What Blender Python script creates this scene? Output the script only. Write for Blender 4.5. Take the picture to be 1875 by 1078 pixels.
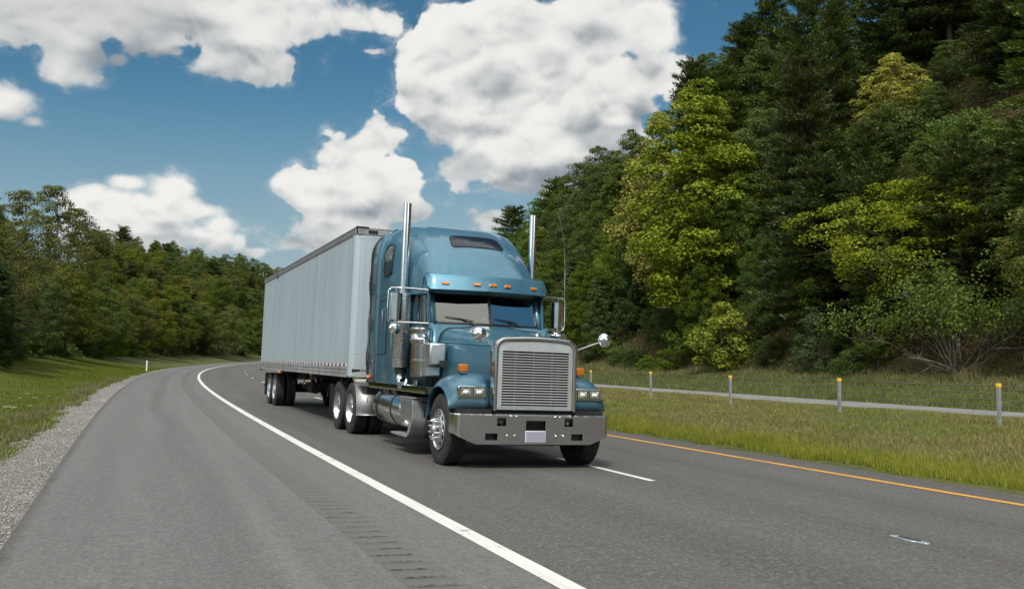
import bpy, bmesh, math, random
import numpy as np
from mathutils import Vector, Matrix
for _o in list(bpy.data.objects): bpy.data.objects.remove(_o)
SC = bpy.context.scene
COL = SC.collection
R = math.radians
rng = np.random.default_rng(7)
random.seed(7)

# ------------------------------------------------------------------ camera
CAMH, FPX, PITCH = 1.45, 1773.0, math.atan(118 / 1773.0)
cd = bpy.data.cameras.new('camera'); cam = bpy.data.objects.new('camera', cd); COL.objects.link(cam)
cd.sensor_width = 36.0; cd.lens = FPX / 1875 * 36.0; cd.clip_end = 9000; cd.clip_start = 0.1
cam.location = (0, 0, CAMH); cam.rotation_euler = (math.pi / 2 + PITCH, 0, 0)
SC.camera = cam

# ------------------------------------------------------------------ exposure
SC.view_settings.view_transform = 'Standard'; SC.view_settings.look = 'None'
SC.view_settings.exposure = 0.0; SC.view_settings.gamma = 1.0
SC.render.film_transparent = False
try:
    SC.cycles.max_bounces = 8; SC.cycles.transparent_max_bounces = 8; SC.cycles.diffuse_bounces = 3
    SC.cycles.caustics_reflective = False; SC.cycles.caustics_refractive = False
    SC.cycles.use_denoising = True; SC.cycles.sample_clamp_indirect = 6
except Exception: pass

# ------------------------------------------------------------------ sun
SUN = Vector((-0.12, -0.62, 0.77)).normalized()          # direction towards the sun
ld = bpy.data.lights.new('sun', 'SUN'); sun = bpy.data.objects.new('sun', ld); COL.objects.link(sun)
ld.energy = 3.5; ld.angle = R(9); ld.color = (1.0, 0.95, 0.86)
sun.rotation_euler = SUN.to_track_quat('Z', 'Y').to_euler()

# ------------------------------------------------------------------ node helper
class N:
    """wraps a float socket so that node maths can be written as arithmetic"""
    def __init__(s, t, sock): s.t, s.s = t, sock
    def _m(s, op, *a, clamp=False):
        n = s.t.nodes.new('ShaderNodeMath'); n.operation = op; n.use_clamp = clamp
        for i, x in enumerate((s,) + a):
            if isinstance(x, N): s.t.links.new(x.s, n.inputs[i])
            else: n.inputs[i].default_value = float(x)
        return N(s.t, n.outputs[0])
    def __add__(s, o): return s._m('ADD', o)
    __radd__ = __add__
    def __sub__(s, o): return s._m('SUBTRACT', o)
    def __rsub__(s, o): return (s * -1.0) + o
    def __mul__(s, o): return s._m('MULTIPLY', o)
    __rmul__ = __mul__
    def __truediv__(s, o): return s._m('DIVIDE', o)
    def max(s, o): return s._m('MAXIMUM', o)
    def min(s, o): return s._m('MINIMUM', o)
    def abs(s): return s._m('ABSOLUTE')
    def pow(s, o): return s._m('POWER', o)
    def smax(s, o, k): return s._m('SMOOTH_MAX', o, k)
    def clamp(s): return s._m('ADD', 0.0, clamp=True)
    def ss(s, a, b):
        n = s.t.nodes.new('ShaderNodeMapRange'); n.interpolation_type = 'SMOOTHSTEP'
        s.t.links.new(s.s, n.inputs[0]); n.inputs[1].default_value = a; n.inputs[2].default_value = b
        return N(s.t, n.outputs[0])
def L(t, a, b): t.links.new(a.s if isinstance(a, N) else a, b)
def vec(t, x, y, z=0.0):
    n = t.nodes.new('ShaderNodeCombineXYZ')
    for i, c in enumerate((x, y, z)):
        if isinstance(c, N): t.links.new(c.s, n.inputs[i])
        else: n.inputs[i].default_value = c
    return n.outputs[0]
def sep(t, v):
    n = t.nodes.new('ShaderNodeSeparateXYZ'); t.links.new(v, n.inputs[0]); return [N(t, o) for o in n.outputs]
def noise(t, v, scale, detail=4, rough=0.55, dist=0.0, lac=2.0, color=False, dims='3D'):
    n = t.nodes.new('ShaderNodeTexNoise'); n.noise_dimensions = dims
    if v is not None: t.links.new(v, n.inputs['Vector'])
    n.inputs['Scale'].default_value = scale; n.inputs['Detail'].default_value = detail
    n.inputs['Roughness'].default_value = rough; n.inputs['Distortion'].default_value = dist; n.inputs['Lacunarity'].default_value = lac
    return n.outputs['Color'] if color else N(t, n.outputs[0])
def mixc(t, f, a, b, blend='MIX'):
    n = t.nodes.new('ShaderNodeMix'); n.data_type = 'RGBA'; n.blend_type = blend
    for sock, x in ((n.inputs[0], f), (n.inputs[6], a), (n.inputs[7], b)):
        if isinstance(x, N): t.links.new(x.s, sock)
        elif isinstance(x, bpy.types.NodeSocket): t.links.new(x, sock)
        elif isinstance(x, (int, float)): sock.default_value = x
        else: sock.default_value = (*x, 1.0)
    return n.outputs[2]

# ------------------------------------------------------------------ sky with cumulus
W = bpy.data.worlds.new('World'); SC.world = W; W.use_nodes = True
t = W.node_tree; t.nodes.clear()
out = t.nodes.new('ShaderNodeOutputWorld'); bg = t.nodes.new('ShaderNodeBackground')
L(t, bg.outputs[0], out.inputs[0])
sky = t.nodes.new('ShaderNodeTexSky'); sky.sky_type = 'NISHITA'; sky.sun_disc = False
sky.sun_elevation = math.asin(SUN.z); sky.sun_rotation = math.atan2(SUN.x, SUN.y)
sky.altitude = 300; sky.air_density = 1.0; sky.dust_density = 0.6; sky.ozone_density = 2.0
tc = t.nodes.new('ShaderNodeTexCoord')
dx, dy, dz = sep(t, tc.outputs['Generated'])
az = dx._m('ARCTAN2', dy); el = dz._m('ARCSINE')          # azimuth from +Y, elevation (radians)

def px2ae(u, v):
    zc = -(v - 539) / FPX
    d = Vector(((u - 937.5) / FPX, math.cos(PITCH) - math.sin(PITCH) * zc, math.sin(PITCH) + math.cos(PITCH) * zc)).normalized()
    return math.atan2(d.x, d.y), math.asin(d.z)
# where the clouds stand in the sky: centre and half-axes in 1/1773 rad units
CL_PUFF = [  # crisp cumulus
 (800,120,75,70),(860,70,95,65),(960,60,120,80),(1090,40,130,80),(1185,45,62,65),(820,175,95,60),(930,170,150,80),(1040,160,150,95),
 (870,240,90,60),(960,270,170,75),(1080,240,110,90),(850,305,80,36),(930,310,120,45),(1020,320,110,48),(1195,132,58,40),(1245,122,36,20),(1125,215,48,30),
 (1050,330,70,40),(1090,300,60,50),(545,335,40,34),(600,350,60,40),(690,262,60,40),(640,300,70,52),(565,345,48,38),(700,330,85,60),(640,370,85,45),(745,385,55,30),(640,415,75,28),(590,450,60,16),
 (320,345,40,30),(325,385,60,34),(225,388,80,30),(160,372,42,24),(392,412,36,20),(280,430,150,40),(375,385,40,20),
 (920,402,58,20),(1000,430,45,40),(1045,378,30,14),(470,462,20,10),
]
CL_SOFT = [  # ragged, thinner sheets
 (20,5,120,42),(110,40,90,60),(150,95,70,48),(210,40,120,60),(330,10,120,50),(140,130,42,20),
 (480,20,150,80),(455,105,85,50),(560,45,120,45),(650,40,85,30),(700,45,36,18),(410,60,60,55),
 (5,182,44,24),(62,224,11,7),(265,86,26,12),(675,95,30,10),(240,334,24,10),(210,110,26,20),(305,92,24,8),
]
CL_UNSEEN = [  # unseen clouds added behind and overhead for fill light and glass and chrome reflections
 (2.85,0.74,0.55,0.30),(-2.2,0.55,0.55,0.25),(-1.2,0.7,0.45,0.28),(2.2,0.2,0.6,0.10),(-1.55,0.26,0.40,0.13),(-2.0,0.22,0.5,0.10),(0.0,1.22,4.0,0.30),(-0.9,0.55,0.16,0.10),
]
def blob_group(name, lists, back):
    g = bpy.data.node_groups.new(name, 'ShaderNodeTree')
    g.interface.new_socket('P', in_out='INPUT', socket_type='NodeSocketVector')
    g.interface.new_socket('Field', in_out='OUTPUT', socket_type='NodeSocketFloat')
    gi = g.nodes.new('NodeGroupInput'); go = g.nodes.new('NodeGroupOutput')
    blobs = []
    for (u, v, rx, ry) in lists:
        a0, e0 = px2ae(u, v); w = min(1.0, (min(rx, ry) / 60.0) ** 0.5)
        blobs.append((a0, e0, rx / FPX, ry / FPX, w))
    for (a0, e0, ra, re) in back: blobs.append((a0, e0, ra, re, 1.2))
    m = None
    for (a0, e0, ra, re, w) in blobs:
        n = g.nodes.new('ShaderNodeVectorMath'); n.operation = 'MULTIPLY_ADD'
        g.links.new(gi.outputs[0], n.inputs[0]); n.inputs[1].default_value = (1 / ra, 1 / re, 0); n.inputs[2].default_value = (-a0 / ra, -e0 / re, 0)
        l = g.nodes.new('ShaderNodeVectorMath'); l.operation = 'LENGTH'; g.links.new(n.outputs[0], l.inputs[0])
        k = N(g, l.outputs['Value'])._m('MULTIPLY_ADD', w, 1.0 - w)
        m = k if m is None else m._m('SMOOTH_MIN', k, 0.16)
    g.links.new((1.0 - m).s, go.inputs[0])
    return g
BG = blob_group('cloud field', CL_PUFF + CL_SOFT, CL_UNSEEN)
# thick parts that stand in their own shade, and heaps in front of them that catch the sun
DG = blob_group('cloud shade', [(900,145,95,55),(1125,235,95,115),(1050,325,140,48),(950,352,120,26),(650,388,85,22),(230,105,110,60),(340,40,130,36),(1090,65,110,36),(1010,110,70,40)], [])
HG = blob_group('cloud light', [(945,285,75,30),(1205,138,62,36),(1128,212,42,26),(840,95,70,50),(1205,25,60,45),(860,260,60,30),(660,280,70,40),(960,60,60,26)], [])
def build_field(a, e, grp=None):
    n = t.nodes.new('ShaderNodeGroup'); n.node_tree = grp or BG; t.links.new(vec(t, a, e), n.inputs[0]); return N(t, n.outputs[0])
def billow(a, e, seed):
    """heaped, cauliflower-like relief: rounded cells on rounded cells"""
    v = vec(t, a, e * 1.12, seed)
    wv = t.nodes.new('ShaderNodeVectorMath'); wv.operation = 'MULTIPLY_ADD'
    nc = noise(t, v, 14.0, 4, 0.6, color=True)
    t.links.new(nc, wv.inputs[0]); wv.inputs[1].default_value = (0.055, 0.055, 0); t.links.new(v, wv.inputs[2])
    def cells(sc, sm):
        vo = t.nodes.new('ShaderNodeTexVoronoi'); vo.feature = 'SMOOTH_F1'; vo.voronoi_dimensions = '2D'; vo.inputs['Scale'].default_value = sc
        vo.inputs['Smoothness'].default_value = sm; t.links.new(wv.outputs[0], vo.inputs['Vector']); d = N(t, vo.outputs['Distance']); return 0.5 - d
    n1 = noise(t, v, 7.0, 1, 0.5); n2 = noise(t, v, 26.0, 3, 0.5)
    a16, a38 = cells(16.0, 0.25), cells(38.0, 0.25); base = (n1 - 0.5) * 0.9 + a16 * 0.80 + a38 * 0.30 - 0.1
    return base, base + a16 * 0.15 + a38 * 0.22 + cells(90.0, 0.2) * 0.17 + (n2 - 0.5) * 0.45 - 0.05
f0 = build_field(az, el)
big = build_field(az + 0.006, el + 0.034); low = build_field(az - 0.004, el - 0.026)
DL = 0.006
b0, be = billow(az, el, 3.7); bx = billow(az + DL, el, 3.7)[0]; by = billow(az, el + DL, 3.7)[0]
h0 = f0 + be * 0.66 + (noise(t, vec(t, az, el, 21.0), 11.0, 2, 0.5) - 0.5) * 0.7 + 0.08
soft = noise(t, vec(t, az, el, 1.3), 5.0, 2, 0.5).ss(0.42, 0.66)       # some margins are crisp, some frayed
ha = h0 + (noise(t, vec(t, az, el, 5.0), 48.0, 5, 0.6) - 0.5) * 0.36
wisp = ha.ss(-0.34, 0.22) * noise(t, vec(t, az * 0.8, el * 1.3, 31.0), 34.0, 5, 0.66, 0.6).ss(0.44, 0.74) * 0.6
alpha = ha.ss(0.0, 0.17) * (1.0 - soft) + ha.ss(-0.16, 0.46) * soft
alpha = alpha.max(wisp)
# shade the relief: the sun stands behind the photographer, high and a little to the left
KS = 1.0 / 38.0
gx = (bx - b0) * (0.62 / DL * KS); gy = (by - b0) * (0.62 / DL * KS)
nrm_ = (gx * gx + gy * gy + 1.0)._m('SQRT')
ndl = (gx * 0.22 - gy * 0.62 + 0.74) / nrm_
cav = b0.ss(-0.9, 0.5)                                      # crevices between the heaps
under = (big - low) + (noise(t, vec(t, az, el, 8.0), 7.0, 3, 0.5) - 0.5) * 0.9
occlu = under.ss(-0.15, 0.75); inner = (f0 + (noise(t, vec(t, az, el, 11.0), 6.0, 2, 0.5) - 0.5) * 1.0 + (az - 0.05) * 0.9).ss(0.25, 1.0)
occl = occlu * 0.62 + inner * 0.34
lit = ndl.max(0.0) * 0.72 + cav * 0.16 + 0.29 - occl * 0.66
wob = billow(az, el, 9.1)[0] * 0.30
shade = (build_field(az, el, DG) + wob).ss(0.0, 0.75) * (1.0 - (build_field(az, el, HG) + wob).ss(0.0, 0.45))
lit = lit - shade * 0.50
white = mixc(t, lit.ss(-0.12, 1.06), (0.26, 0.305, 0.345), (0.88, 0.87, 0.84))
grey_sheet = ((az + 0.42) * 6.0)._m('ABSOLUTE').ss(1.0, 0.2) * el.ss(0.26, 0.33)
white = mixc(t, grey_sheet * 0.5, white, (0.42, 0.44, 0.45))
white = mixc(t, dy.ss(-0.1, -0.5).max(el.ss(0.55, 0.85)), white, mixc(t, 0.5, white, mixc(t, dy.ss(-0.35, -0.6), (2.7, 2.7, 2.6), (5.0, 4.9, 4.6))))   # out-of-view clouds behind and overhead brightened to add fill light and reflections
hz = el.ss(0.31, 0.02)
skyc = t.nodes.new('ShaderNodeMix'); skyc.data_type = 'RGBA'; skyc.blend_type = 'MULTIPLY'; skyc.inputs[0].default_value = 1.0
L(t, sky.outputs[0], skyc.inputs[6]); skyc.inputs[7].default_value = (0.039, 0.071, 0.073, 1)
clr = mixc(t, hz.pow(1.15) * 0.95, skyc.outputs[2], (0.36, 0.455, 0.50))
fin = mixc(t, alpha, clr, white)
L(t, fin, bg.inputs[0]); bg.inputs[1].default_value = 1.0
W.cycles.sampling_method = 'MANUAL'; W.cycles.sample_map_resolution = 512

# ------------------------------------------------------------------ materials
MATS = {}
def new_mat(name):
    m = bpy.data.materials.new(name); m.use_nodes = True; m.node_tree.nodes.clear()
    t = m.node_tree; o = t.nodes.new('ShaderNodeOutputMaterial'); b = t.nodes.new('ShaderNodeBsdfPrincipled')
    t.links.new(b.outputs[0], o.inputs[0]); MATS[name] = m
    return m, t, b, o
def bump(t, b, h, strength, dist=0.01):
    n = t.nodes.new('ShaderNodeBump'); n.inputs['Strength'].default_value = strength; n.inputs['Distance'].default_value = dist
    t.links.new(h.s if isinstance(h, N) else h, n.inputs['Height']); t.links.new(n.outputs[0], b.inputs['Normal'])
def coord(t, kind='Object'):
    return t.nodes.new('ShaderNodeTexCoord').outputs[kind]
def simple(name, col, rough=0.5, metal=0.0, coat=0.0, var=0.0, vscale=6.0, bmp=0.0, bscale=60.0, spec=0.5, rvar=0.0):
    m, t, b, o = new_mat(name)
    b.inputs['Roughness'].default_value = rough; b.inputs['Metallic'].default_value = metal
    b.inputs['Coat Weight'].default_value = coat; b.inputs['Coat Roughness'].default_value = 0.06
    b.inputs['Specular IOR Level'].default_value = spec
    v = coord(t)
    if var:
        n = noise(t, v, vscale, 5, 0.6)
        f = n.ss(0.3, 0.7)
        t.links.new(mixc(t, f, tuple(c * (1 - var) for c in col), tuple(min(1, c * (1 + var)) for c in col)), b.inputs['Base Color'])
    else: b.inputs['Base Color'].default_value = (*col, 1)
    if rvar:
        L(t, noise(t, v, vscale * 1.7, 5, 0.65) * (2 * rvar) + (rough - rvar), b.inputs['Roughness'])
    if bmp: bump(t, b, noise(t, v, bscale, 3, 0.6), bmp, 0.004)
    return m

# ------------------------------------------------------------------ mesh helper
class MB:
    def __init__(s): s.v = []; s.f = []; s.uv = None
    def add(s, vs, fs):
        o = len(s.v); s.v += [tuple(map(float, p)) for p in vs]; s.f += [tuple(i + o for i in f) for f in fs]; return s
    def box(s, x0, x1, y0, y1, z0, z1):
        return s.add([(x0,y0,z0),(x1,y0,z0),(x1,y1,z0),(x0,y1,z0),(x0,y0,z1),(x1,y0,z1),(x1,y1,z1),(x0,y1,z1)],
                     [(0,3,2,1),(4,5,6,7),(0,1,5,4),(1,2,6,5),(2,3,7,6),(3,0,4,7)])
    def tube(s, pts, r, n=10, caps=True):
        pts = [Vector(p) for p in pts]; rs = r if isinstance(r, (list, tuple)) else [r] * len(pts)
        rings = []; up = None
        for i, p in enumerate(pts):
            d = (pts[min(i + 1, len(pts) - 1)] - pts[max(i - 1, 0)]).normalized()
            if up is None: up = d.orthogonal().normalized()
            up = (up - d * up.dot(d)); up = up.normalized() if up.length > 1e-6 else d.orthogonal().normalized()
            w = d.cross(up)
            rings.append([p + (up * math.cos(2 * math.pi * k / n) + w * math.sin(2 * math.pi * k / n)) * rs[i] for k in range(n)])
        vs = [q for rg in rings for q in rg]; fs = []
        for i in range(len(rings) - 1):
            for k in range(n): fs.append((i*n+k, i*n+(k+1)%n, (i+1)*n+(k+1)%n, (i+1)*n+k))
        if caps: fs.append(tuple(range(n))[::-1]); fs.append(tuple((len(rings)-1)*n + k for k in range(n)))
        return s.add(vs, fs)
    def cyl(s, p0, p1, r0, r1=None, n=24): return s.tube([p0, p1], [r0, r0 if r1 is None else r1], n)
    def lathe(s, prof, org, axis='z', n=32, closed=False):
        """prof: (along, radius)"""
        vs = []; fs = []
        for (a, r) in prof:
            for k in range(n):
                c, q = r * math.cos(2*math.pi*k/n), r * math.sin(2*math.pi*k/n)
                p = {'z': (c, q, a), 'y': (q, a, c), 'x': (a, c, q)}[axis]
                vs.append((p[0]+org[0], p[1]+org[1], p[2]+org[2]))
        m = len(prof)
        for i in range(m - (0 if closed else 1)):
            j = (i + 1) % m
            for k in range(n): fs.append((i*n+k, i*n+(k+1)%n, j*n+(k+1)%n, j*n+k))
        return s.add(vs, fs)
    def rows(s, rows, closed=False):
        m = len(rows[0]); vs = [p for r in rows for p in r]; fs = []
        for i in range(len(rows) - 1):
            for k in range(m if closed else m - 1): fs.append((i*m+k, i*m+(k+1)%m, (i+1)*m+(k+1)%m, (i+1)*m+k))
        return s.add(vs, fs)
    def prism(s, poly, plane, a, b):
        f = {'xz': lambda p, c: (p[0], c, p[1]), 'yz': lambda p, c: (c, p[0], p[1]), 'xy': lambda p, c: (p[0], p[1], c)}[plane]
        n = len(poly); vs = [f(p, a) for p in poly] + [f(p, b) for p in poly]
        fs = [tuple(range(n))[::-1], tuple(range(n, 2*n))] + [(i, (i+1)%n, n+(i+1)%n, n+i) for i in range(n)]
        return s.add(vs, fs)
    def mirror(s):                                            # add the copy mirrored in y
        n = len(s.v); s.v += [(x, -y, z) for x, y, z in s.v]; s.f += [tuple(i + n for i in f)[::-1] for f in s.f]; return s
    def flip(s): s.v = [(x, -y, z) for x, y, z in s.v]; s.f = [f[::-1] for f in s.f]; return s
    def each(s, name, mat, parent=None, **k):
        """every connected piece becomes an object of its own"""
        root = list(range(len(s.v)))
        def f(i):
            while root[i] != i: root[i] = root[root[i]]; i = root[i]
            return i
        for fc in s.f:
            for i in fc[1:]: root[f(fc[0])] = f(i)
        grp = {}
        for fc in s.f: grp.setdefault(f(fc[0]), []).append(fc)
        out = []
        for fs in grp.values():
            ids = sorted({i for q in fs for i in q}); mp = {i: n for n, i in enumerate(ids)}
            m = MB(); m.add([s.v[i] for i in ids], [tuple(mp[i] for i in q) for q in fs]); out.append(m.build(name, mat, parent, **k))
        return out
    def build(s, name, mat, parent=None, bevel=0.0, smooth=35, solid=0.0, seg=2, recalc=True):
        me = bpy.data.meshes.new(name); me.from_pydata(s.v, [], s.f)
        if recalc:
            bm = bmesh.new(); bm.from_mesh(me); bmesh.ops.recalc_face_normals(bm, faces=bm.faces); bm.to_mesh(me); bm.free()
        me.materials.append(MATS[mat] if isinstance(mat, str) else mat)
        if smooth:
            me.shade_smooth()
            try: me.set_sharp_from_angle(angle=R(smooth))
            except Exception: pass
        o = bpy.data.objects.new(name, me); COL.objects.link(o)
        if parent is not None: o.parent = parent
        if solid:
            md = o.modifiers.new('solid', 'SOLIDIFY'); md.thickness = solid; md.offset = -1
        if bevel:
            md = o.modifiers.new('bevel', 'BEVEL'); md.width = bevel; md.segments = seg; md.limit_method = 'ANGLE'; md.angle_limit = R(40); md.harden_normals = False
        return o
def np_mesh(name, V, F, mat, parent=None, uv=None, attrs=None, link=True, smooth=False):
    """V (n,3), F (m,k) faces of one size"""
    me = bpy.data.meshes.new(name); k = F.shape[1]
    me.vertices.add(len(V)); me.vertices.foreach_set('co', V.astype(np.float32).ravel())
    me.loops.add(F.size); me.loops.foreach_set('vertex_index', F.astype(np.int32).ravel())
    me.polygons.add(len(F)); me.polygons.foreach_set('loop_start', np.arange(0, F.size, k, dtype=np.int32))
    try: me.polygons.foreach_set('loop_total', np.full(len(F), k, dtype=np.int32))
    except Exception: pass
    if smooth: me.polygons.foreach_set('use_smooth', np.ones(len(F), dtype=bool))
    if uv is not None:
        l = me.uv_layers.new(name='UVMap'); l.data.foreach_set('uv', uv[F.ravel()].astype(np.float32).ravel())
    for an, av in (attrs or {}).items():
        at = me.attributes.new(an, 'FLOAT', 'FACE'); at.data.foreach_set('value', av.astype(np.float32))
    me.update(calc_edges=True)
    for m in (mat if isinstance(mat, (list, tuple)) else [mat]): me.materials.append(MATS[m] if isinstance(m, str) else m)
    if not link: return me
    o = bpy.data.objects.new(name, me); COL.objects.link(o)
    if parent is not None: o.parent = parent
    return o
def tag(o, label=None, cat=None, group=None, kind=None):
    for k, v in (('label', label), ('category', cat), ('group', group), ('kind', kind)):
        if v: o[k] = v
    return o
def empty(name, loc=(0,0,0), mat=None, parent=None):
    o = bpy.data.objects.new(name, None); COL.objects.link(o); o.empty_display_size = 0.3
    if mat is not None: o.matrix_world = mat
    else: o.location = loc
    if parent is not None: o.parent = parent
    return o

# ------------------------------------------------------------------ the road's line through the land
TH, K0, K1, LAT0, Z0, BANK, G1, G2 = 0.379154, 0.00056265, 1.05847e-05, 2.7307, -0.05834, 0.0367, 0.003148, 7.12e-06
SS = np.arange(-120.0, 461.0, 1.0)
def _path():
    L2 = np.array([math.cos(TH), math.sin(TH)]); B2 = np.array([-math.sin(TH), math.cos(TH)])
    s = np.clip(SS, 0, None); sc = np.clip(s, 0, 300)
    head = K0 * s + K1 * sc * sc / 2 + K1 * sc * (s - sc)
    hm = (head[1:] + head[:-1]) / 2; i0 = int(np.argmin(abs(SS)))
    al = np.concatenate([[0], np.cumsum(np.cos(hm))]); la = np.concatenate([[0], np.cumsum(np.sin(hm))])
    al -= al[i0]; la -= la[i0]
    c = np.outer(al, B2) + np.outer(LAT0 + la, L2)
    n = np.outer(np.cos(head), L2) - np.outer(np.sin(head), B2)
    z = Z0 + G1 * np.clip(SS, -30, 300) + G2 * s * s
    return c, n, z
PC, PN, PZ = _path()
def cur(s):
    s = np.asarray(s, float)
    f = lambda a: np.interp(s, SS, a)
    return f(PC[:, 0]), f(PC[:, 1]), f(PN[:, 0]), f(PN[:, 1]), f(PZ)
def plan(s, o):
    cx, cy, nx, ny, z = cur(s); return cx + nx * o, cy + ny * o, z
def road(s, o, h=0.0):
    x, y, z = plan(s, o); return x, y, z - BANK * np.asarray(o, float) + h
O_L, O_R = -3.54, 8.2                                          # pavement edges
def vnoise(x, y, sc, seed=0):                                  # smooth value noise, numpy
    x = np.asarray(x, float) / sc; y = np.asarray(y, float) / sc
    xi, yi = np.floor(x), np.floor(y); fx, fy = x - xi, y - yi
    fx = fx * fx * (3 - 2 * fx); fy = fy * fy * (3 - 2 * fy)
    h = lambda a, b: np.modf(np.abs(np.sin(a * 127.1 + b * 311.7 + seed * 17.3) * 43758.5453))[0]
    return (h(xi, yi)*(1-fx) + h(xi+1, yi)*fx)*(1-fy) + (h(xi, yi+1)*(1-fx) + h(xi+1, yi+1)*fx)*fy
def hill_crest(s):  return np.interp(s, [-60, 0, 60, 100, 130, 160, 200, 260, 320], [210, 210, 200, 125, 78, 50, 36, 24, 18])
def land_rel(s, o):
    """height of the land above the white line at s"""
    s = np.asarray(s, float); o = np.asarray(o, float)
    zl = np.interp(o, [-200, -60, -40, -26, -17, -12.5, -10, -8, -6, -4.6, O_L], [9.0, 8.0, 5.5, 3.2, 1.8, 1.0, 0.45, 0.12, 0.02, 0.06, 0.10])
    far = np.clip((s - 90) / 110, 0, 1); far = far * far * (3 - 2 * far)
    zl = zl + far * np.interp(-o, [14, 60, 110, 200], [0, 15, 19, 21])
    e = -BANK * O_R
    zr = np.interp(o, [O_R, 9.0, 11.0, 13.0, 14.6, 16.0, 17.2, 18.4, 19.4, 20.2, 26.6, 27.6, 33, 36], [e - .02, e + .03, -0.13, -0.02, 0.05, 0.10, 0.06, -0.17, -0.50, -0.55, -0.55, -0.45, 0.05, 0.7])
    up = np.clip(o - 35, 0, None); cr = hill_crest(s)
    zr = zr + cr * (1 - np.exp(-up * 1.12 / cr))
    road_z = -BANK * o - 0.06
    return np.where(o <= O_L + .001, zl, np.where(o >= O_R - .001, zr, road_z))
def land(s, o):
    x, y, z = plan(s, o); n = (vnoise(x, y, 5.0) - .5) * .25 + (vnoise(x, y, 17.0, 3) - .5) * 1.1
    n2 = (vnoise(x, y, 1.1, 5) - .5) * .05
    w = np.clip((np.abs(np.asarray(o, float) - 2.3) - 9) / 25, 0, 1); far = (np.asarray(o) > 19) & (np.asarray(o) < 27.5)
    return x, y, z + land_rel(s, o) + np.where(far, 0, n * w) + np.where((np.asarray(o) < O_L - .05) | ((np.asarray(o) > O_R + .1) & ~far), n2, 0)
def invert(px, o):                                             # s at which offset o appears at photo column px
    a, b = 4.0, 330.0
    f = lambda s: (lambda x, y, z: 937.5 + FPX * x / y)(*plan(s, o))
    ss_ = np.linspace(a, b, 1200); u = np.array([f(s) for s in ss_]); ok = plan(ss_, o)[1] > 1
    u = np.where(ok, u, 1e9); return float(ss_[np.argmin(abs(u - px))])
def project(x, y, z):
    z = z - CAMH; yc = math.cos(PITCH)*y + math.sin(PITCH)*z; zc = -math.sin(PITCH)*y + math.cos(PITCH)*z
    return 937.5 + FPX * x / yc, 539 - FPX * zc / yc, yc

def ribbon(name, s0, s1, ds, offs, h, mat, kind='structure', fn=road, uvs=1.0):
    s = np.arange(s0, s1 + ds * .5, ds); o = np.asarray(offs, float)
    Sg, Og = np.meshgrid(s, o, indexing='ij')
    x, y, z = fn(Sg.ravel(), Og.ravel()); z = z + h
    V = np.stack([x, y, z], 1); n, m = len(s), len(o)
    i = np.arange(n - 1)[:, None] * m + np.arange(m - 1)[None, :]
    F = np.stack([i, i + 1, i + 1 + m, i + m], 2).reshape(-1, 4)
    ob = np_mesh(name, V, F[:, ::-1], mat, uv=np.stack([Sg.ravel(), Og.ravel()], 1), smooth=True)
    if F.size:                                                 # make faces look up
        ob.data.update()
        if ob.data.polygons[0].normal.z < 0: ob.data.flip_normals()
    if kind: ob['kind'] = kind
    return ob

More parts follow.
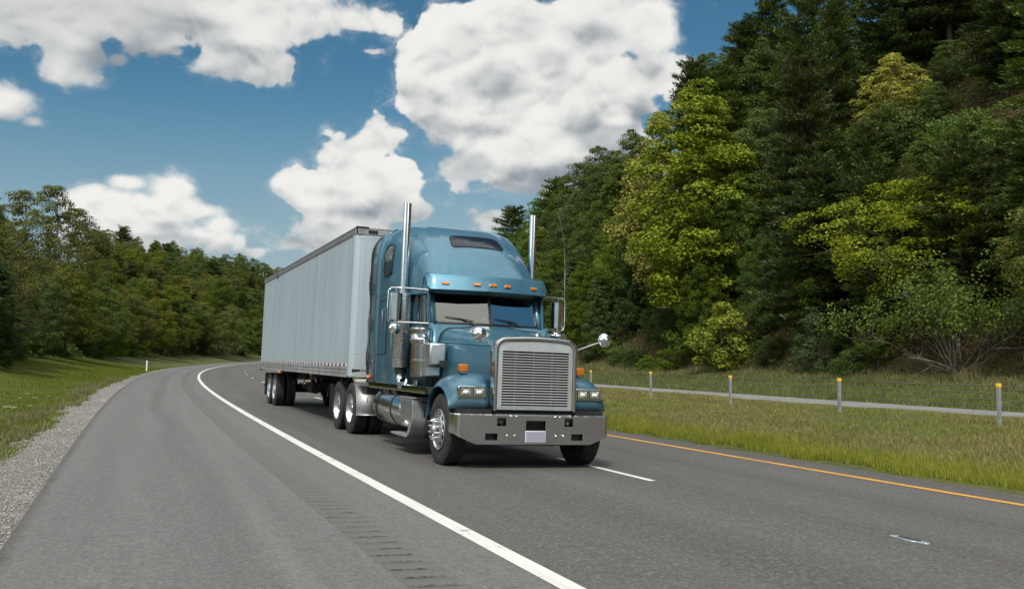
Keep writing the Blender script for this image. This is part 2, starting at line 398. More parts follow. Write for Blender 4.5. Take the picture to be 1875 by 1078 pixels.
# ------------------------------------------------------------------ ground materials
def asphalt(name, c0, c1, speck, lanes=False):
    m, t, b, o = new_mat(name)
    uv = coord(t, 'UV'); s_, o_, _ = sep(t, uv)
    ob = coord(t, 'Object')
    fine = noise(t, ob, 60, 3, 0.75); med = noise(t, ob, 9, 4, 0.6); grain = noise(t, ob, 24, 4, 0.8)
    streak = noise(t, vec(t, s_ * 0.06, o_ * 2.2), 1.0, 4, 0.6)
    vo = t.nodes.new('ShaderNodeTexVoronoi'); vo.inputs['Scale'].default_value = 95; t.links.new(ob, vo.inputs['Vector'])
    stones = sep(t, vo.outputs['Color'])[0]
    f = (streak * 0.8 + med * 0.5 - 0.15).ss(0.15, 0.95)
    c = mixc(t, f, c0, c1)
    if lanes:
        # wheel paths of each lane are polished, the oil strip between them is dark
        w = (((o_ - 1.87) * (math.pi * 2 / 1.9))._m('COSINE') * 0.5 + 0.5) * (o_.ss(0.25, 0.6))
        c = mixc(t, w * 0.30, c, tuple(x * 0.62 for x in c0))
        ed = (o_ + (noise(t, ob, 2.6, 4) - 0.5) * 0.30).ss(7.62, 8.0)
        c = mixc(t, ed * 0.6, c, (0.045, 0.042, 0.038)); c = mixc(t, ed * noise(t, ob, 38, 3, 0.7).ss(0.60, 0.68) * 0.8, c, (0.30, 0.285, 0.26))
        # joint along the lane line
        j = ((o_ - 3.70 + (noise(t, ob, 2.5, 4, 0.6) - 0.5) * 0.05).abs() * -1.0 + 0.012).ss(0, 0.008) * noise(t, ob, 1.3, 3).ss(0.36, 0.5)
        c = mixc(t, j * 0.8, c, (0.035, 0.022, 0.016))
    else:
        tr = ((o_ + 2.0 + (noise(t, vec(t, s_ * 0.05, 0.0), 1.0, 2) - 0.5) * 1.6).abs() * -1.0 + 0.30).ss(0, 0.22)
        tr2 = ((o_ + 1.55 + (noise(t, vec(t, s_ * 0.05, 7.0), 1.0, 2) - 0.5) * 1.2).abs() * -1.0 + 0.16).ss(0, 0.12)
        c = mixc(t, tr * 0.38, c, tuple(x * 0.72 for x in c0)); c = mixc(t, tr2 * 0.22, c, tuple(x * 1.2 for x in c1))
        edge = (o_ * -1.0 + (noise(t, ob, 3.0, 4) - 0.5) * 0.14).ss(3.40, 3.54)
        c = mixc(t, edge * 0.75, c, (0.045, 0.042, 0.04))
        cr = (((s_ + (noise(t, ob, 1.1, 4) - 0.5) * 0.35) / 9.4)._m('FRACT') - 0.5).abs()
        cr = (cr * -1.0 + 0.0012).ss(0, 0.0008) * noise(t, vec(t, s_ * 0.3, o_), 1.2, 2).ss(0.44, 0.6)
        c = mixc(t, cr * 0.7, c, (0.03, 0.028, 0.026))
    # scattered dark patches and drips
    sp = noise(t, ob, 1.7, 6, 0.7).ss(0.62, 0.72)
    c = mixc(t, sp * 0.22, c, (0.04, 0.038, 0.036))
    c = mixc(t, (fine * 1.2 + stones * 0.5 - 0.85) * speck, c, (0.30, 0.29, 0.27))
    c = mixc(t, (0.5 - fine).max(0.0) * (stones * -1.0 + 1.0) * speck * 3.0, c, (0.02, 0.02, 0.02))
    c = mixc(t, ((grain - 0.53).max(0.0) * 3.2), c, (0.24, 0.235, 0.225)); c = mixc(t, ((0.47 - grain).max(0.0) * 3.2), c, (0.03, 0.029, 0.028))
    t.links.new(c, b.inputs['Base Color']); b.inputs['Roughness'].default_value = 0.82; b.inputs['Specular IOR Level'].default_value = 0.35
    bump(t, b, fine * 0.6 + stones * 0.5, 0.35, 0.006)
    return m
asphalt('shoulder_asphalt', (0.092, 0.092, 0.091), (0.136, 0.136, 0.133), 0.75)
asphalt('lane_asphalt', (0.060, 0.0575, 0.055), (0.106, 0.102, 0.097), 0.70, lanes=True)
def paint(name, col, wear):
    m, t, b, o = new_mat(name); ob = coord(t)
    uv = coord(t, 'UV'); s_, o_, _ = sep(t, uv)
    w = (noise(t, ob, 24, 5, 0.75) * 0.6 + noise(t, ob, 1.6, 3) * 0.5).ss(wear, wear + 0.05)
    dirt = noise(t, vec(t, s_ * 0.8, o_ * 14.0), 1.0, 4, 0.6)
    c = mixc(t, dirt.ss(0.3, 0.8), tuple(x * 0.80 for x in col), col)
    c = mixc(t, w * 0.8, c, (0.13, 0.125, 0.12)); t.links.new(c, b.inputs['Base Color'])
    b.inputs['Roughness'].default_value = 0.6; bump(t, b, noise(t, ob, 110, 3, 0.7), 0.3, 0.004)
paint('white_paint', (0.68, 0.67, 0.64), 0.63); paint('yellow_paint', (0.66, 0.33, 0.045), 0.60)

def mat_rumble():
    m, t, b, o = new_mat('rumble'); ob = coord(t); s_, o_, _ = sep(t, coord(t, 'UV'))
    fine = noise(t, ob, 70, 3, 0.7)
    ph = (((s_ + 2.0) / 0.26)._m('FRACT') - 0.23).abs()
    g = ((ph * -1.0 + 0.20) * 7.0 + (noise(t, ob, 30, 4, 0.8) - 0.5) * 3.2).ss(0.0, 0.5)
    g = g * (((o_ + 0.83).abs() * -1.0 + 0.19) * 9.0 + (noise(t, ob, 18, 3, 0.7) - 0.5) * 2.5).ss(0.0, 0.6)
    c = mixc(t, fine.ss(0.3, 0.7), (0.084, 0.083, 0.081), (0.120, 0.118, 0.115))
    deb = mixc(t, noise(t, ob, 60, 4, 0.8).ss(0.52, 0.70), (0.014, 0.012, 0.010), (0.22, 0.19, 0.155))
    g = g * noise(t, ob, 5.0, 3, 0.6).ss(0.25, 0.55)
    c = mixc(t, g * 0.9, c, deb); t.links.new(c, b.inputs['Base Color']); b.inputs['Roughness'].default_value = 0.9
    bump(t, b, fine, 0.5, 0.008)
mat_rumble()
def mat_gravel():
    m, t, b, o = new_mat('gravel'); ob = coord(t)
    vo = t.nodes.new('ShaderNodeTexVoronoi'); vo.inputs['Scale'].default_value = 52; t.links.new(ob, vo.inputs['Vector'])
    r_, g_, b_ = sep(t, vo.outputs['Color'])
    c = mixc(t, r_, (0.20, 0.19, 0.175), (0.44, 0.42, 0.39))
    c = mixc(t, (N(t, vo.outputs['Distance']) * 1.3).ss(0.45, 0.85), c, (0.05, 0.045, 0.04))
    c = mixc(t, noise(t, ob, 2.2, 5, 0.7).ss(0.58, 0.70) * 0.6, c, (0.10, 0.075, 0.05))
    t.links.new(c, b.inputs['Base Color']); b.inputs['Roughness'].default_value = 0.9
    bump(t, b, N(t, vo.outputs['Distance']) * -1.0, 0.9, 0.02)
mat_gravel()
def mat_ground():
    m, t, b, o = new_mat('ground_soil'); ob = coord(t); s_, o_, _ = sep(t, coord(t, 'UV'))
    n1 = noise(t, ob, 0.35, 5, 0.6); n2 = noise(t, ob, 3.5, 5, 0.7); n3 = noise(t, ob, 28, 3, 0.7)
    grass = mixc(t, (n1 * 0.6 + n2 * 0.5 - 0.05).ss(0.3, 0.7), (0.055, 0.075, 0.018), (0.115, 0.115, 0.042))
    grass = mixc(t, n3.ss(0.35, 0.7) * 0.5, grass, (0.03, 0.035, 0.012))
    litter = mixc(t, n2.ss(0.35, 0.65), (0.030, 0.020, 0.012), (0.075, 0.042, 0.022))
    litter = mixc(t, noise(t, ob, 14, 3, 0.8).ss(0.60, 0.66) * 0.8, litter, (0.16, 0.085, 0.03))
    wood = ((o_ * -1.0 + (n1 - 0.5) * 3.0).ss(13.0, 14.6)).max((o_ + (n1 - 0.5) * 3.0).ss(33.0, 36.5))
    c = mixc(t, wood, grass, litter); t.links.new(c, b.inputs['Base Color']); b.inputs['Roughness'].default_value = 0.95
    b.inputs['Specular IOR Level'].default_value = 0.2
    bump(t, b, n3 + n2, 0.6, 0.05)
mat_ground()
simple('old_asphalt', (0.165, 0.165, 0.16), 0.85, var=0.15, vscale=1.2)

# ------------------------------------------------------------------ ground, road, markings
so = np.concatenate([np.arange(-110, -8, 6.0), np.arange(-8, 60, 1.0), np.arange(60, 170, 2.5), np.arange(170, 452, 6.0)])
oo = np.concatenate([[-420, -300, -200, -150, -110], np.arange(-84, -20, 6.0), np.arange(-20, -5.6, 1.0), [-5.2, -4.8, -4.4, -4.1, -3.8, O_L, O_L + .02, 2.3, O_R - .02, O_R], np.arange(8.6, 20.3, .6), [22, 25.2, 26.6], np.arange(27.6, 40, 1.0), np.arange(42, 150, 4.0), [160, 180, 205]])
Sg, Og = np.meshgrid(so, oo, indexing='ij')
x, y, z = land(Sg.ravel(), Og.ravel()); m_ = len(oo)
i_ = np.arange(len(so) - 1)[:, None] * m_ + np.arange(m_ - 1)[None, :]
F_ = np.stack([i_, i_ + 1, i_ + 1 + m_, i_ + m_], 2).reshape(-1, 4)
gnd = np_mesh('ground', np.stack([x, y, z], 1), F_, 'ground_soil', uv=np.stack([Sg.ravel(), Og.ravel()], 1), smooth=True)
if gnd.data.polygons[len(F_)//2].normal.z < 0: gnd.data.flip_normals()
gnd['kind'] = 'structure'
far = MB(); far.lathe([(0, 0.01), (0, 400), (-4, 1500), (-4, 6000)], (0, 0, -8), 'z', 64)
far.build('plain', 'ground_soil', smooth=60)['kind'] = 'structure'

ribbon('shoulder', -40, 440, 1.0, [O_L, -2.4, -1.04], 0, 'shoulder_asphalt')
ribbon('shoulder_strip', -40, 440, 1.0, [-0.62, -0.3, 0.02], 0, 'shoulder_asphalt')
ribbon('road', -40, 440, 1.0, [0.02, 1.9, 3.75, 5.6, O_R], 0, 'lane_asphalt')
# milled rumble strip: a real dip every 0.30 m near the camera
def rumble():
    s = []; d = []
    k = np.arange(-2.0, 75, 0.26)
    for s0 in k: s += [s0, s0 + .012, s0 + .035, s0 + .085, s0 + .108]; d += [0, -.008, -.020, -.020, -.008]
    s = np.array(s + list(np.arange(75.2, 440, 2.0))); d = np.array(d + [0] * (len(s) - len(d)))
    o = np.array([-1.04, -.99, -.83, -.67, -.62]); w = np.array([0, 1, 1, 1, 0])
    Sg, Og = np.meshgrid(s, o, indexing='ij'); x, y, z = road(Sg.ravel(), Og.ravel()); z = z + (d[:, None] * w[None, :]).ravel()
    m = len(o); i = np.arange(len(s) - 1)[:, None] * m + np.arange(m - 1)[None, :]
    F = np.stack([i, i + m, i + 1 + m, i + 1], 2).reshape(-1, 4)
    ob = np_mesh('rumble_strip', np.stack([x, y, z], 1), F, 'rumble', uv=np.stack([Sg.ravel(), Og.ravel()], 1)); ob['kind'] = 'structure'
    if ob.data.polygons[0].normal.z < 0: ob.data.flip_normals()
rumble()
ribbon('edge_line_marking', -20, 440, 0.5, [-.085, .085], .004, 'white_paint')
ribbon('median_line_marking', -20, 440, 0.5, [7.22, 7.37], .004, 'yellow_paint')
k = 0
for k in range(-2, 30):
    s0 = 11.37 + k * 12.19
    ribbon('lane_line_marking', s0, s0 + 3.05, 3.05 / 6, [3.70, 3.81], .004, 'white_paint')
ribbon('far_carriageway', -40, 440, 2.0, [19.9, 22, 24, 26.4], 0, 'old_asphalt', fn=lambda s, o: (lambda x, y, z: (x, y, z - .50 + (np.asarray(o) - 23) * .012))(*plan(s, o)))
# gravel verge, with ragged width
def gravel_fn(s, o):
    x, y, z = plan(s, o); zz = land(s, o)[2]; return x, y, np.maximum(zz + .012, 0 * zz - 9)
sv = np.arange(-12, 120, 0.5); rows = []
gv = []; guv = []
for s_ in sv:
    w = 0.98 + (float(vnoise(s_, 2.0, 2.2, 9)) - .5) * 0.6 + (float(vnoise(s_, 7.0, .7, 4)) - .5) * .4
    w *= float(np.interp(s_, [0, 12, 40, 90], [1.25, 1.0, 1.0, 0.8]))
    for f in (0, .33, .66, 1.0):
        o_ = O_L - .0 - w * f; xx, yy, zz = gravel_fn(s_, o_)
        if f == 0: zz = road(s_, O_L)[2] - .018
        gv.append((float(xx), float(yy), float(zz) - (.03 if f == 1 else 0))); guv.append((s_, o_))
i_ = np.arange(len(sv) - 1)[:, None] * 4 + np.arange(3)[None, :]
F_ = np.stack([i_, i_ + 1, i_ + 5, i_ + 4], 2).reshape(-1, 4)
g_ = np_mesh('gravel_verge', np.array(gv), F_, 'gravel', uv=np.array(guv), smooth=True); g_['kind'] = 'structure'
if g_.data.polygons[0].normal.z < 0: g_.data.flip_normals()

# ------------------------------------------------------------------ vehicle materials
def mat_paintwork():
    m, t, b, o = new_mat('truck_paint'); ob = coord(t)
    n = noise(t, ob, 3.0, 4, 0.6)
    c = mixc(t, n.ss(0.3, 0.7), (0.050, 0.148, 0.215), (0.064, 0.176, 0.246))
    x, y, z = sep(t, ob)
    d = (z * -1.0 + 1.55 + (noise(t, ob, 5.0, 5, 0.7) - 0.5) * 0.8).ss(0.0, 0.7)
    c = mixc(t, d * 0.25, c, (0.10, 0.12, 0.12)); t.links.new(c, b.inputs['Base Color'])
    b.inputs['Metallic'].default_value = 0.55; L(t, noise(t, ob, 9, 4, 0.6) * 0.16 + 0.36, b.inputs['Roughness'])
    b.inputs['Coat Weight'].default_value = 0.55; b.inputs['Coat Roughness'].default_value = 0.05
mat_paintwork()
def mat_metal(name, col, r0, r1, sc=5.0, aniso=None, dirt=0.15):
    m, t, b, o = new_mat(name); ob = coord(t); b.inputs['Metallic'].default_value = 1.0
    n = noise(t, ob, sc, 5, 0.65)
    t.links.new(mixc(t, n.ss(0.35, 0.75) * dirt, col, (0.12, 0.11, 0.10)), b.inputs['Base Color'])
    L(t, n.ss(0.25, 0.8) * (r1 - r0) + r0, b.inputs['Roughness'])
    return m
def mat_rail():
    m, t, b, o = new_mat('rail_light'); ob = coord(t); x, y, z = sep(t, ob); n = noise(t, ob, 2.0, 5, 0.65)
    rv = (((x / 0.103)._m('FRACT') - 0.5).abs() * 0.103 * -1.0 + 0.011).ss(0, 0.004) * (((z - 1.18).abs().min((z - 1.25).abs())) * -1.0 + 0.011).ss(0, 0.004)
    c = mixc(t, n.ss(0.3, 0.75) * 0.6, (0.50, 0.51, 0.515), (0.20, 0.19, 0.18)); t.links.new(mixc(t, rv * 0.8, c, (0.78, 0.78, 0.77)), b.inputs['Base Color'])
    b.inputs['Metallic'].default_value = 0.7; b.inputs['Roughness'].default_value = 0.5; bump(t, b, rv, 0.5, 0.01)
mat_metal('chrome', (0.78, 0.78, 0.78), 0.05, 0.14)
mat_metal('stainless', (0.60, 0.60, 0.60), 0.07, 0.20, 2.5)
mat_metal('aluminium', (0.62, 0.63, 0.64), 0.26, 0.42, 4.0)
simple('slat_metal', (0.72, 0.73, 0.74), 0.40, metal=0.55)
mat_metal('dull_aluminium', (0.28, 0.28, 0.28), 0.38, 0.58, 3.0, dirt=0.5)
mat_metal('tank_metal', (0.66, 0.67, 0.68), 0.12, 0.30, 3.0)
simple('tread_plate', (0.34, 0.345, 0.35), 0.42, metal=0.45, var=0.15, vscale=8)
mat_metal('rail_metal', (0.42, 0.42, 0.41), 0.45, 0.7, 2.0, dirt=0.6)
mat_rail()
mat_metal('mirror', (0.8, 0.8, 0.8), 0.02, 0.04)
simple('dark_glass', (0.008, 0.012, 0.020), 0.08, spec=0.22)
mat_metal('steel_dark', (0.20, 0.20, 0.20), 0.35, 0.55, 4.0, dirt=0.5)
simple('grille_paint', (0.44, 0.465, 0.47), 0.42, metal=0.5, var=0.08)
simple('black', (0.010, 0.010, 0.010), 0.55, var=0.3)
simple('chassis', (0.018, 0.017, 0.016), 0.7, var=0.5, vscale=4)
simple('rubber', (0.020, 0.0195, 0.019), 0.78, var=0.35, vscale=9, bmp=0.2, bscale=80)
simple('sheet_rubber', (0.012, 0.012, 0.013), 0.6, var=0.3, bmp=0.3, bscale=15)
simple('amber', (0.46, 0.135, 0.014), 0.22, coat=0.6, var=0.12, vscale=60)
simple('red_lens', (0.40, 0.02, 0.015), 0.25, coat=0.5)
simple('steer_rim', (0.16, 0.17, 0.18), 0.5); simple('plate', (0.30, 0.30, 0.37), 0.5, var=0.06, vscale=9); simple('plate_rim', (0.62, 0.64, 0.68), 0.4)
simple('deck_white', (0.52, 0.53, 0.52), 0.5, var=0.15)
simple('interior', (0.030, 0.031, 0.034), 0.8, var=0.3); simple('paper', (0.45, 0.62, 0.66), 0.7)
def mat_glass(name, tint, refl=1.0):
    m, t, b, o = new_mat(name); t.nodes.remove(b)
    tr = t.nodes.new('ShaderNodeBsdfTransparent'); tr.inputs[0].default_value = (*tint, 1)
    gl = t.nodes.new('ShaderNodeBsdfGlossy'); gl.inputs['Roughness'].default_value = 0.02; gl.inputs[0].default_value = (0.95, 1.0, 0.97, 1)
    fr = t.nodes.new('ShaderNodeFresnel'); fr.inputs[0].default_value = 2.0
    mx = t.nodes.new('ShaderNodeMixShader'); L(t, N(t, fr.outputs[0]) * refl, mx.inputs[0])
    t.links.new(tr.outputs[0], mx.inputs[1]); t.links.new(gl.outputs[0], mx.inputs[2]); t.links.new(mx.outputs[0], o.inputs[0])
mat_glass('window_glass', (0.15, 0.20, 0.23), 0.75); mat_glass('lens_glass', (0.86, 0.88, 0.88), 1.2)
def mat_perforated():
    m, t, b, o = new_mat('perforated_steel'); x, y, z = sep(t, coord(t, 'Object'))
    a = (x + 2.37)._m('ARCTAN2', y.abs() - 1.165)
    row = z * 34.0; par = (row._m('FLOOR') * 0.5)._m('FRACT')
    gx = ((a * 6.0 + par)._m('FRACT') - 0.5).abs(); gz = (row._m('FRACT') - 0.5).abs()
    h = (gx * -1.0 + 0.38).ss(0, 0.05) * (gz * -1.0 + 0.20).ss(0, 0.06) * z.ss(1.5, 1.505) * (1.0 - z.ss(2.5, 2.505))
    t.links.new(mixc(t, h, (0.55, 0.55, 0.53), (0.03, 0.028, 0.026)), b.inputs['Base Color'])
    L(t, (1.0 - h) * 0.9, b.inputs['Metallic']); b.inputs['Roughness'].default_value = 0.24
    bump(t, b, h * -1.0, 0.6, 0.01)
mat_perforated()
def mat_trailer(name, streak):
    m, t, b, o = new_mat(name); ob = coord(t); x, y, z = sep(t, ob)
    s1 = noise(t, vec(t, x * 4.6, y * 4.6, z * 0.16), 1.0, 5, 0.65); s2 = noise(t, vec(t, x * 11, y * 11, z * 0.35), 1.0, 4, 0.65)
    s3 = noise(t, ob, 0.6, 3, 0.5)
    f = (s1 * 0.75 + s2 * 0.4 + s3 * 0.2 - 0.2).ss(0.32, 0.68)
    c = mixc(t, f * streak, (0.36, 0.43, 0.475), (0.215, 0.262, 0.295))
    seam = (((x + 11.9) / 1.22)._m('FRACT') - 0.5).abs()
    sm = (seam * -1.0 + 0.006).ss(0, 0.004)
    c = mixc(t, sm * 0.2, c, (0.20, 0.21, 0.22))
    low = (z * -1.0 + 1.75 + (s2 - 0.5) * 0.5).ss(0.0, 0.5); c = mixc(t, low * 0.3, c, (0.33, 0.33, 0.31))
    rv = (((x / 0.10)._m('FRACT') - 0.5).abs() * -1.0 + 0.12).ss(0, 0.05) * (((z - 1.60).abs().min((z - 3.98).abs())) * -1.0 + 0.010).ss(0, 0.005)
    c = mixc(t, rv * 0.5, c, (0.2, 0.2, 0.2))
    t.links.new(c, b.inputs['Base Color']); b.inputs['Roughness'].default_value = 0.5; b.inputs['Metallic'].default_value = 0.0
    bump(t, b, noise(t, vec(t, x * 1.4, y, z * 0.5), 1.0, 3, 0.5) + sm * 0.15, 0.25, 0.03)
mat_trailer('trailer_skin', 0.62); mat_trailer('trailer_white', 0.35)
def mat_tape():
    m, t, b, o = new_mat('reflective_tape'); x, y, z = sep(t, coord(t, 'Object'))
    r = ((x / 0.43)._m('FRACT') - 0.42).ss(0, 0.01)
    n = noise(t, coord(t), 4.0, 4, 0.6)
    c = mixc(t, n.ss(0.3, 0.7), (0.20, 0.022, 0.02), (0.075, 0.020, 0.02)); c = mixc(t, r, c, (0.62, 0.64, 0.66)); t.links.new(c, b.inputs['Base Color']); b.inputs['Roughness'].default_value = 0.35
mat_tape()
def mat_topo():
    m, t, b, o = new_mat('etched_glass'); ob = coord(t); x, y, z = sep(t, ob)
    n = noise(t, vec(t, x * 1.3, z, 0.0), 16, 3, 0.6, 2.5)
    l = ((n - 0.5).abs() * -1.0 + 0.035).ss(0, 0.02) * z.ss(3.22, 3.32)
    t.links.new(mixc(t, l, (0.012, 0.014, 0.016), (0.42, 0.45, 0.46)), b.inputs['Base Color']); b.inputs['Roughness'].default_value = 0.25; b.inputs['Specular IOR Level'].default_value = 0.2
mat_topo()

def frame_matrix(s, o, th):
    p = Vector([float(q) for q in road(s, o)]); a = math.radians(th)
    q0 = [float(q) for q in road(s - 3, o)]; q1 = [float(q) for q in road(s + 3, o)]
    g = (q1[2] - q0[2]) / 6.0
    X = -Vector((-math.sin(a), math.cos(a), g)).normalized()
    l0 = Vector([float(q) for q in road(s, o - 1)]); l1 = Vector([float(q) for q in road(s, o + 1)])
    Y = (l1 - l0).normalized(); Y = (Y - X * Y.dot(X)).normalized(); Z = X.cross(Y)
    M = Matrix.Identity(4)
    for i in range(3): M[i][0], M[i][1], M[i][2], M[i][3] = X[i], Y[i], Z[i], p[i]
    return M

# ------------------------------------------------------------------ wheels (local: axle along y, outer face at -y)
def tyre_mesh(parent, x, yc, w=0.285, r=0.515, rb=0.292, side=-1, name='tyre'):
    h = w / 2; mb = MB()
    prof = [(-h*.72, rb-.012), (-h*.86, rb+.004), (-h*.97, rb+.06), (-h, rb+.11), (-h*.97, r-.06), (-h*.90, r-.022), (-h*.80, r-.004)]
    ny = [-.78, -.52, -.50, -.44, -.42, -.18, -.16, -.10, -.08, .08, .10, .16, .18, .42, .44, .50, .52, .78]
    dep = [0, 0, 1, 1, 0, 0, 1, 1, 0, 0, 1, 1, 0, 0, 1, 1, 0, 0]
    prof += [(h*a, r - .014 * d) for a, d in zip(ny, dep)]
    prof += [(h*.80, r-.004), (h*.90, r-.022), (h*.97, r-.06), (h, rb+.11), (h*.97, rb+.06), (h*.86, rb+.004), (h*.72, rb-.012)]
    mb.lathe([(a * 1.0, q) for a, q in prof], (x, yc, r - .012), 'y', 56)
    return mb.build(name, 'rubber', parent, smooth=38)
def disc_with_holes(mb, prof, org, n, ring, skip, sgn):
    """lathe about y that leaves hand holes out of one ring of cells"""
    vs = []; fs = []; 
    for (a, r) in prof:
        for k in range(n): vs.append((org[0] + r*math.cos(2*math.pi*k/n), org[1] + sgn*a, org[2] + r*math.sin(2*math.pi*k/n)))
    for i in range(len(prof) - 1):
        for k in range(n):
            if i in ring and (k % skip) < skip // 2: continue
            fs.append((i*n+k, i*n+(k+1)%n, (i+1)*n+(k+1)%n, (i+1)*n+k))
    mb.add(vs, fs)
def front_wheel(parent, side):
    y = side * 1.055; zc = .503; mb = MB()
    f = .135                                                   # outer face offset
    prof = [(f-.10, .296), (f+.005, .298), (f+.012, .288), (f-.02, .268), (f-.012, .255), (f+.0, .247), (f+.012, .215), (f+.022, .202), (f+.030, .17), (f+.034, .10), (f+.034, .088)]
    disc_with_holes(mb, prof, (0, y, zc), 60, (5,), 6, side)
    mb.lathe([(side*(f+.034), .088), (side*(f+.075), .084), (side*(f+.085), .07), (side*(f+.098), .066), (side*(f+.112), .045), (side*(f+.114), .0005)], (0, y, zc), 'y', 28)
    w = mb.build('wheel', 'aluminium', parent, smooth=30, solid=.006)
    w['label'] = 'polished front wheel with ten spiked chrome lug nut covers'
    tyre_mesh(w, 0, y)
    lug = MB()
    for k in range(10):
        a = 2*math.pi*(k+.5)/10; cx, cz = .142*math.cos(a), .142*math.sin(a)
        lug.lathe([(side*(f+.02), .021), (side*(f+.05), .0195), (side*(f+.07), .0145), (side*(f+.115), .009), (side*(f+.118), .0005)], (cx, y, zc+cz), 'y', 12)
    lug.each('lug_nut_cover', 'chrome', w, smooth=40)
    dk = MB(); dk.lathe([(side*(f-.09), .30), (side*(f-.09), .001)], (0, y, zc), 'y', 32); dk.build('brake_drum', 'black', w)
def dual_wheel(parent, x, side, white=False):
    yo, yi = side * 1.085, side * .745; zc = .503; mb = MB(); f = .135
    prof = [(f-.02, .300), (f+.004, .300), (f+.008, .290), (f-.03, .272), (f-.10, .262), (f-.135, .25), (f-.15, .20), (f-.148, .16), (f-.140, .12), (f-.10, .115), (f-.06, .105), (f-.03, .095), (f-.022, .0005)]
    if white: prof = [(f-.02, .300), (f+.004, .300), (f+.006, .290), (f-.03, .280), (f-.05, .262), (f-.06, .20), (f-.06, .14), (f-.045, .125), (f+.0, .115), (f+.02, .10), (f+.022, .0005)]
    mb.lathe([(side*a, r) for a, r in prof], (x, yo, zc), 'y', 44)
    w = mb.build('wheel', 'trailer_white' if white else 'aluminium', parent, smooth=30)
    tyre_mesh(w, x, yo); tyre_mesh(w, x, yi)
    nuts = MB()
    for k in range(10):
        a = 2*math.pi*k/10
        nuts.lathe([(side*(f-.15), .018), (side*(f-.11), .017), (side*(f-.105), .0005)], (x+.14*math.cos(a), yo, zc+.14*math.sin(a)), 'y', 8)
    nuts.each('lug_nut', 'chrome' if not white else 'steel_dark', w)

# ------------------------------------------------------------------ tractor
TM = frame_matrix(13.55, 2.63, 21.5)
trk = tag(empty('semi_tractor', mat=TM), 'blue long nosed truck tractor with tall chrome exhaust stacks, pulling the pale box trailer', 'truck')
def P(mb, name, mat, parent=None, **k): return mb.build(name, mat, trk if parent is None else parent, **k)
for sd in (-1, 1): front_wheel(trk, sd)
for xx in (-5.98, -7.27):
    for sd in (-1, 1): dual_wheel(trk, xx, sd)
# chassis
mb = MB()
for sd in (-1, 1): mb.box(-8.1, .62, sd*.43-.045, sd*.43+.045, .66, .93)
mb.box(-.12, .12, -.95, .95, .42, .56); mb.box(.3, .62, -.5, .5, .48, .95)
for xx in (-5.98, -7.27): mb.cyl((xx, -.95, .5), (xx, .95, .5), .10); mb.lathe([(-.22,.001),(-.2,.16),(0,.22),(.2,.16),(.22,.001)], (xx,0,.5), 'x', 20)
mb.box(-4.2, -1.2, -.42, .42, .55, .9); mb.box(-8.1, -8.0, -.5, .5, .6, .95); mb.box(-7.0,-6.2,-.40,.40,.93,1.0)
mb.prism([(-7.15,1.0),(-6.1,1.0),(-6.1,1.09),(-6.5,1.13),(-7.15,1.05)], 'xz', -.42, .42)
mb.box(.44, .66, -1.12, 1.12, .74, .83); mb.box(.40, .70, -.62, .62, .40, .78); mb.box(-.6, .5, -.60, .60, .62, 1.55)
P(mb, 'chassis_frame', 'chassis')

# bumper ------------------------------------------------------------
def bumper():
    ys = sorted(set([round(w, 3) for v in [0, .15, .45, .585, .57, .75, .88, .97, 1.06, 1.12] for w in (v, -v)]))
    ys = [-1.205, -1.185, -1.155] + ys + [1.155, 1.185, 1.205]
    zs = [.772, .755, .728, .69, .61, .55, .505, .41]
    def xf(y):
        a = abs(y); return .80 - .035 * (a / 1.12) ** 2 if a <= 1.12 else float(np.interp(a, [1.12, 1.155, 1.185, 1.205], [.765, .745, .70, .52]))
    def zb(y):
        a = abs(y); return .352 if a <= .88 else float(np.interp(a, [.88, 1.14, 1.205], [.352, .455, .50]))
    mb = MB(); vs = []; fs = []; n = len(zs) + 1
    for y in ys:
        x = xf(y); b = zb(y)
        for j, z in enumerate(zs): z = max(z, b + .001 * (n - j)); vs.append((x - (.03 if j == 0 else 0) - (.772 - z) * .05, y, z))
        vs.append((x - (.772 - b) * .05, y, b))
    def hole(y0, y1, j):
        a = abs((y0 + y1) / 2); z = (zs[j] + (zs[j+1] if j + 1 < len(zs) else .36)) / 2
        if a < .15 and .55 < z < .69: return True
        if .45 < a < .585 and .61 < z < .728: return True
        if .57 < a < .75 and .41 < z < .505: return True
        return False
    for i in range(len(ys) - 1):
        for j in range(n - 1):
            if hole(ys[i], ys[i+1], j): continue
            fs.append((i*n+j, (i+1)*n+j, (i+1)*n+j+1, i*n+j+1))
    mb.add(vs, fs)
    b = P(mb, 'bumper', 'stainless', smooth=0, solid=.008)
    bk = MB(); bk.box(.42, .70, -.68, .68, .40, .735); bk.box(.5, .69, -.9, -.5, .39, .52); bk.box(.5, .69, .5, .9, .39, .52); P(bk, 'bumper_backing', 'black', b)
    bo = MB()
    for yy, zz in ((.30,.742),(.38,.742),(.43,.475),(.32,.475)):
        for sg in (-1, 1): bo.lathe([(-.01,.016),(.006,.016),(.012,.009),(.013,.0005)], (xf(yy)+.0, sg*yy, zz), 'x', 10)
    bo.each('bolt', 'chrome', b)
    for sg in (-1, 1):
        th = MB(); th.cyl((.70, sg*.545, .655), (.775, sg*.50, .655), .022, n=12); P(th, 'tow_hook', 'steel_dark', b)
    lp = MB(); lp.box(.785, .803, -.155, .155, .383, .545); q = P(lp, 'licence_plate', 'plate_rim', b, bevel=.004)
    q['label'] = 'blank pale licence plate'
    l2 = MB(); l2.box(.8025, .8055, -.146, .146, .392, .536); l2.build('plate_face', 'plate', q)
bumper()
mb = MB(); mb.box(.36, .74, -1.15, 1.15, .345, .40); 
mb2 = MB(); mb2.prism([(-.75,.36),(-.3,.335),(.3,.33),(.75,.36),(.75,.42),(-.75,.42)], 'yz', .55, .72); P(mb2, 'air_dam', 'black')

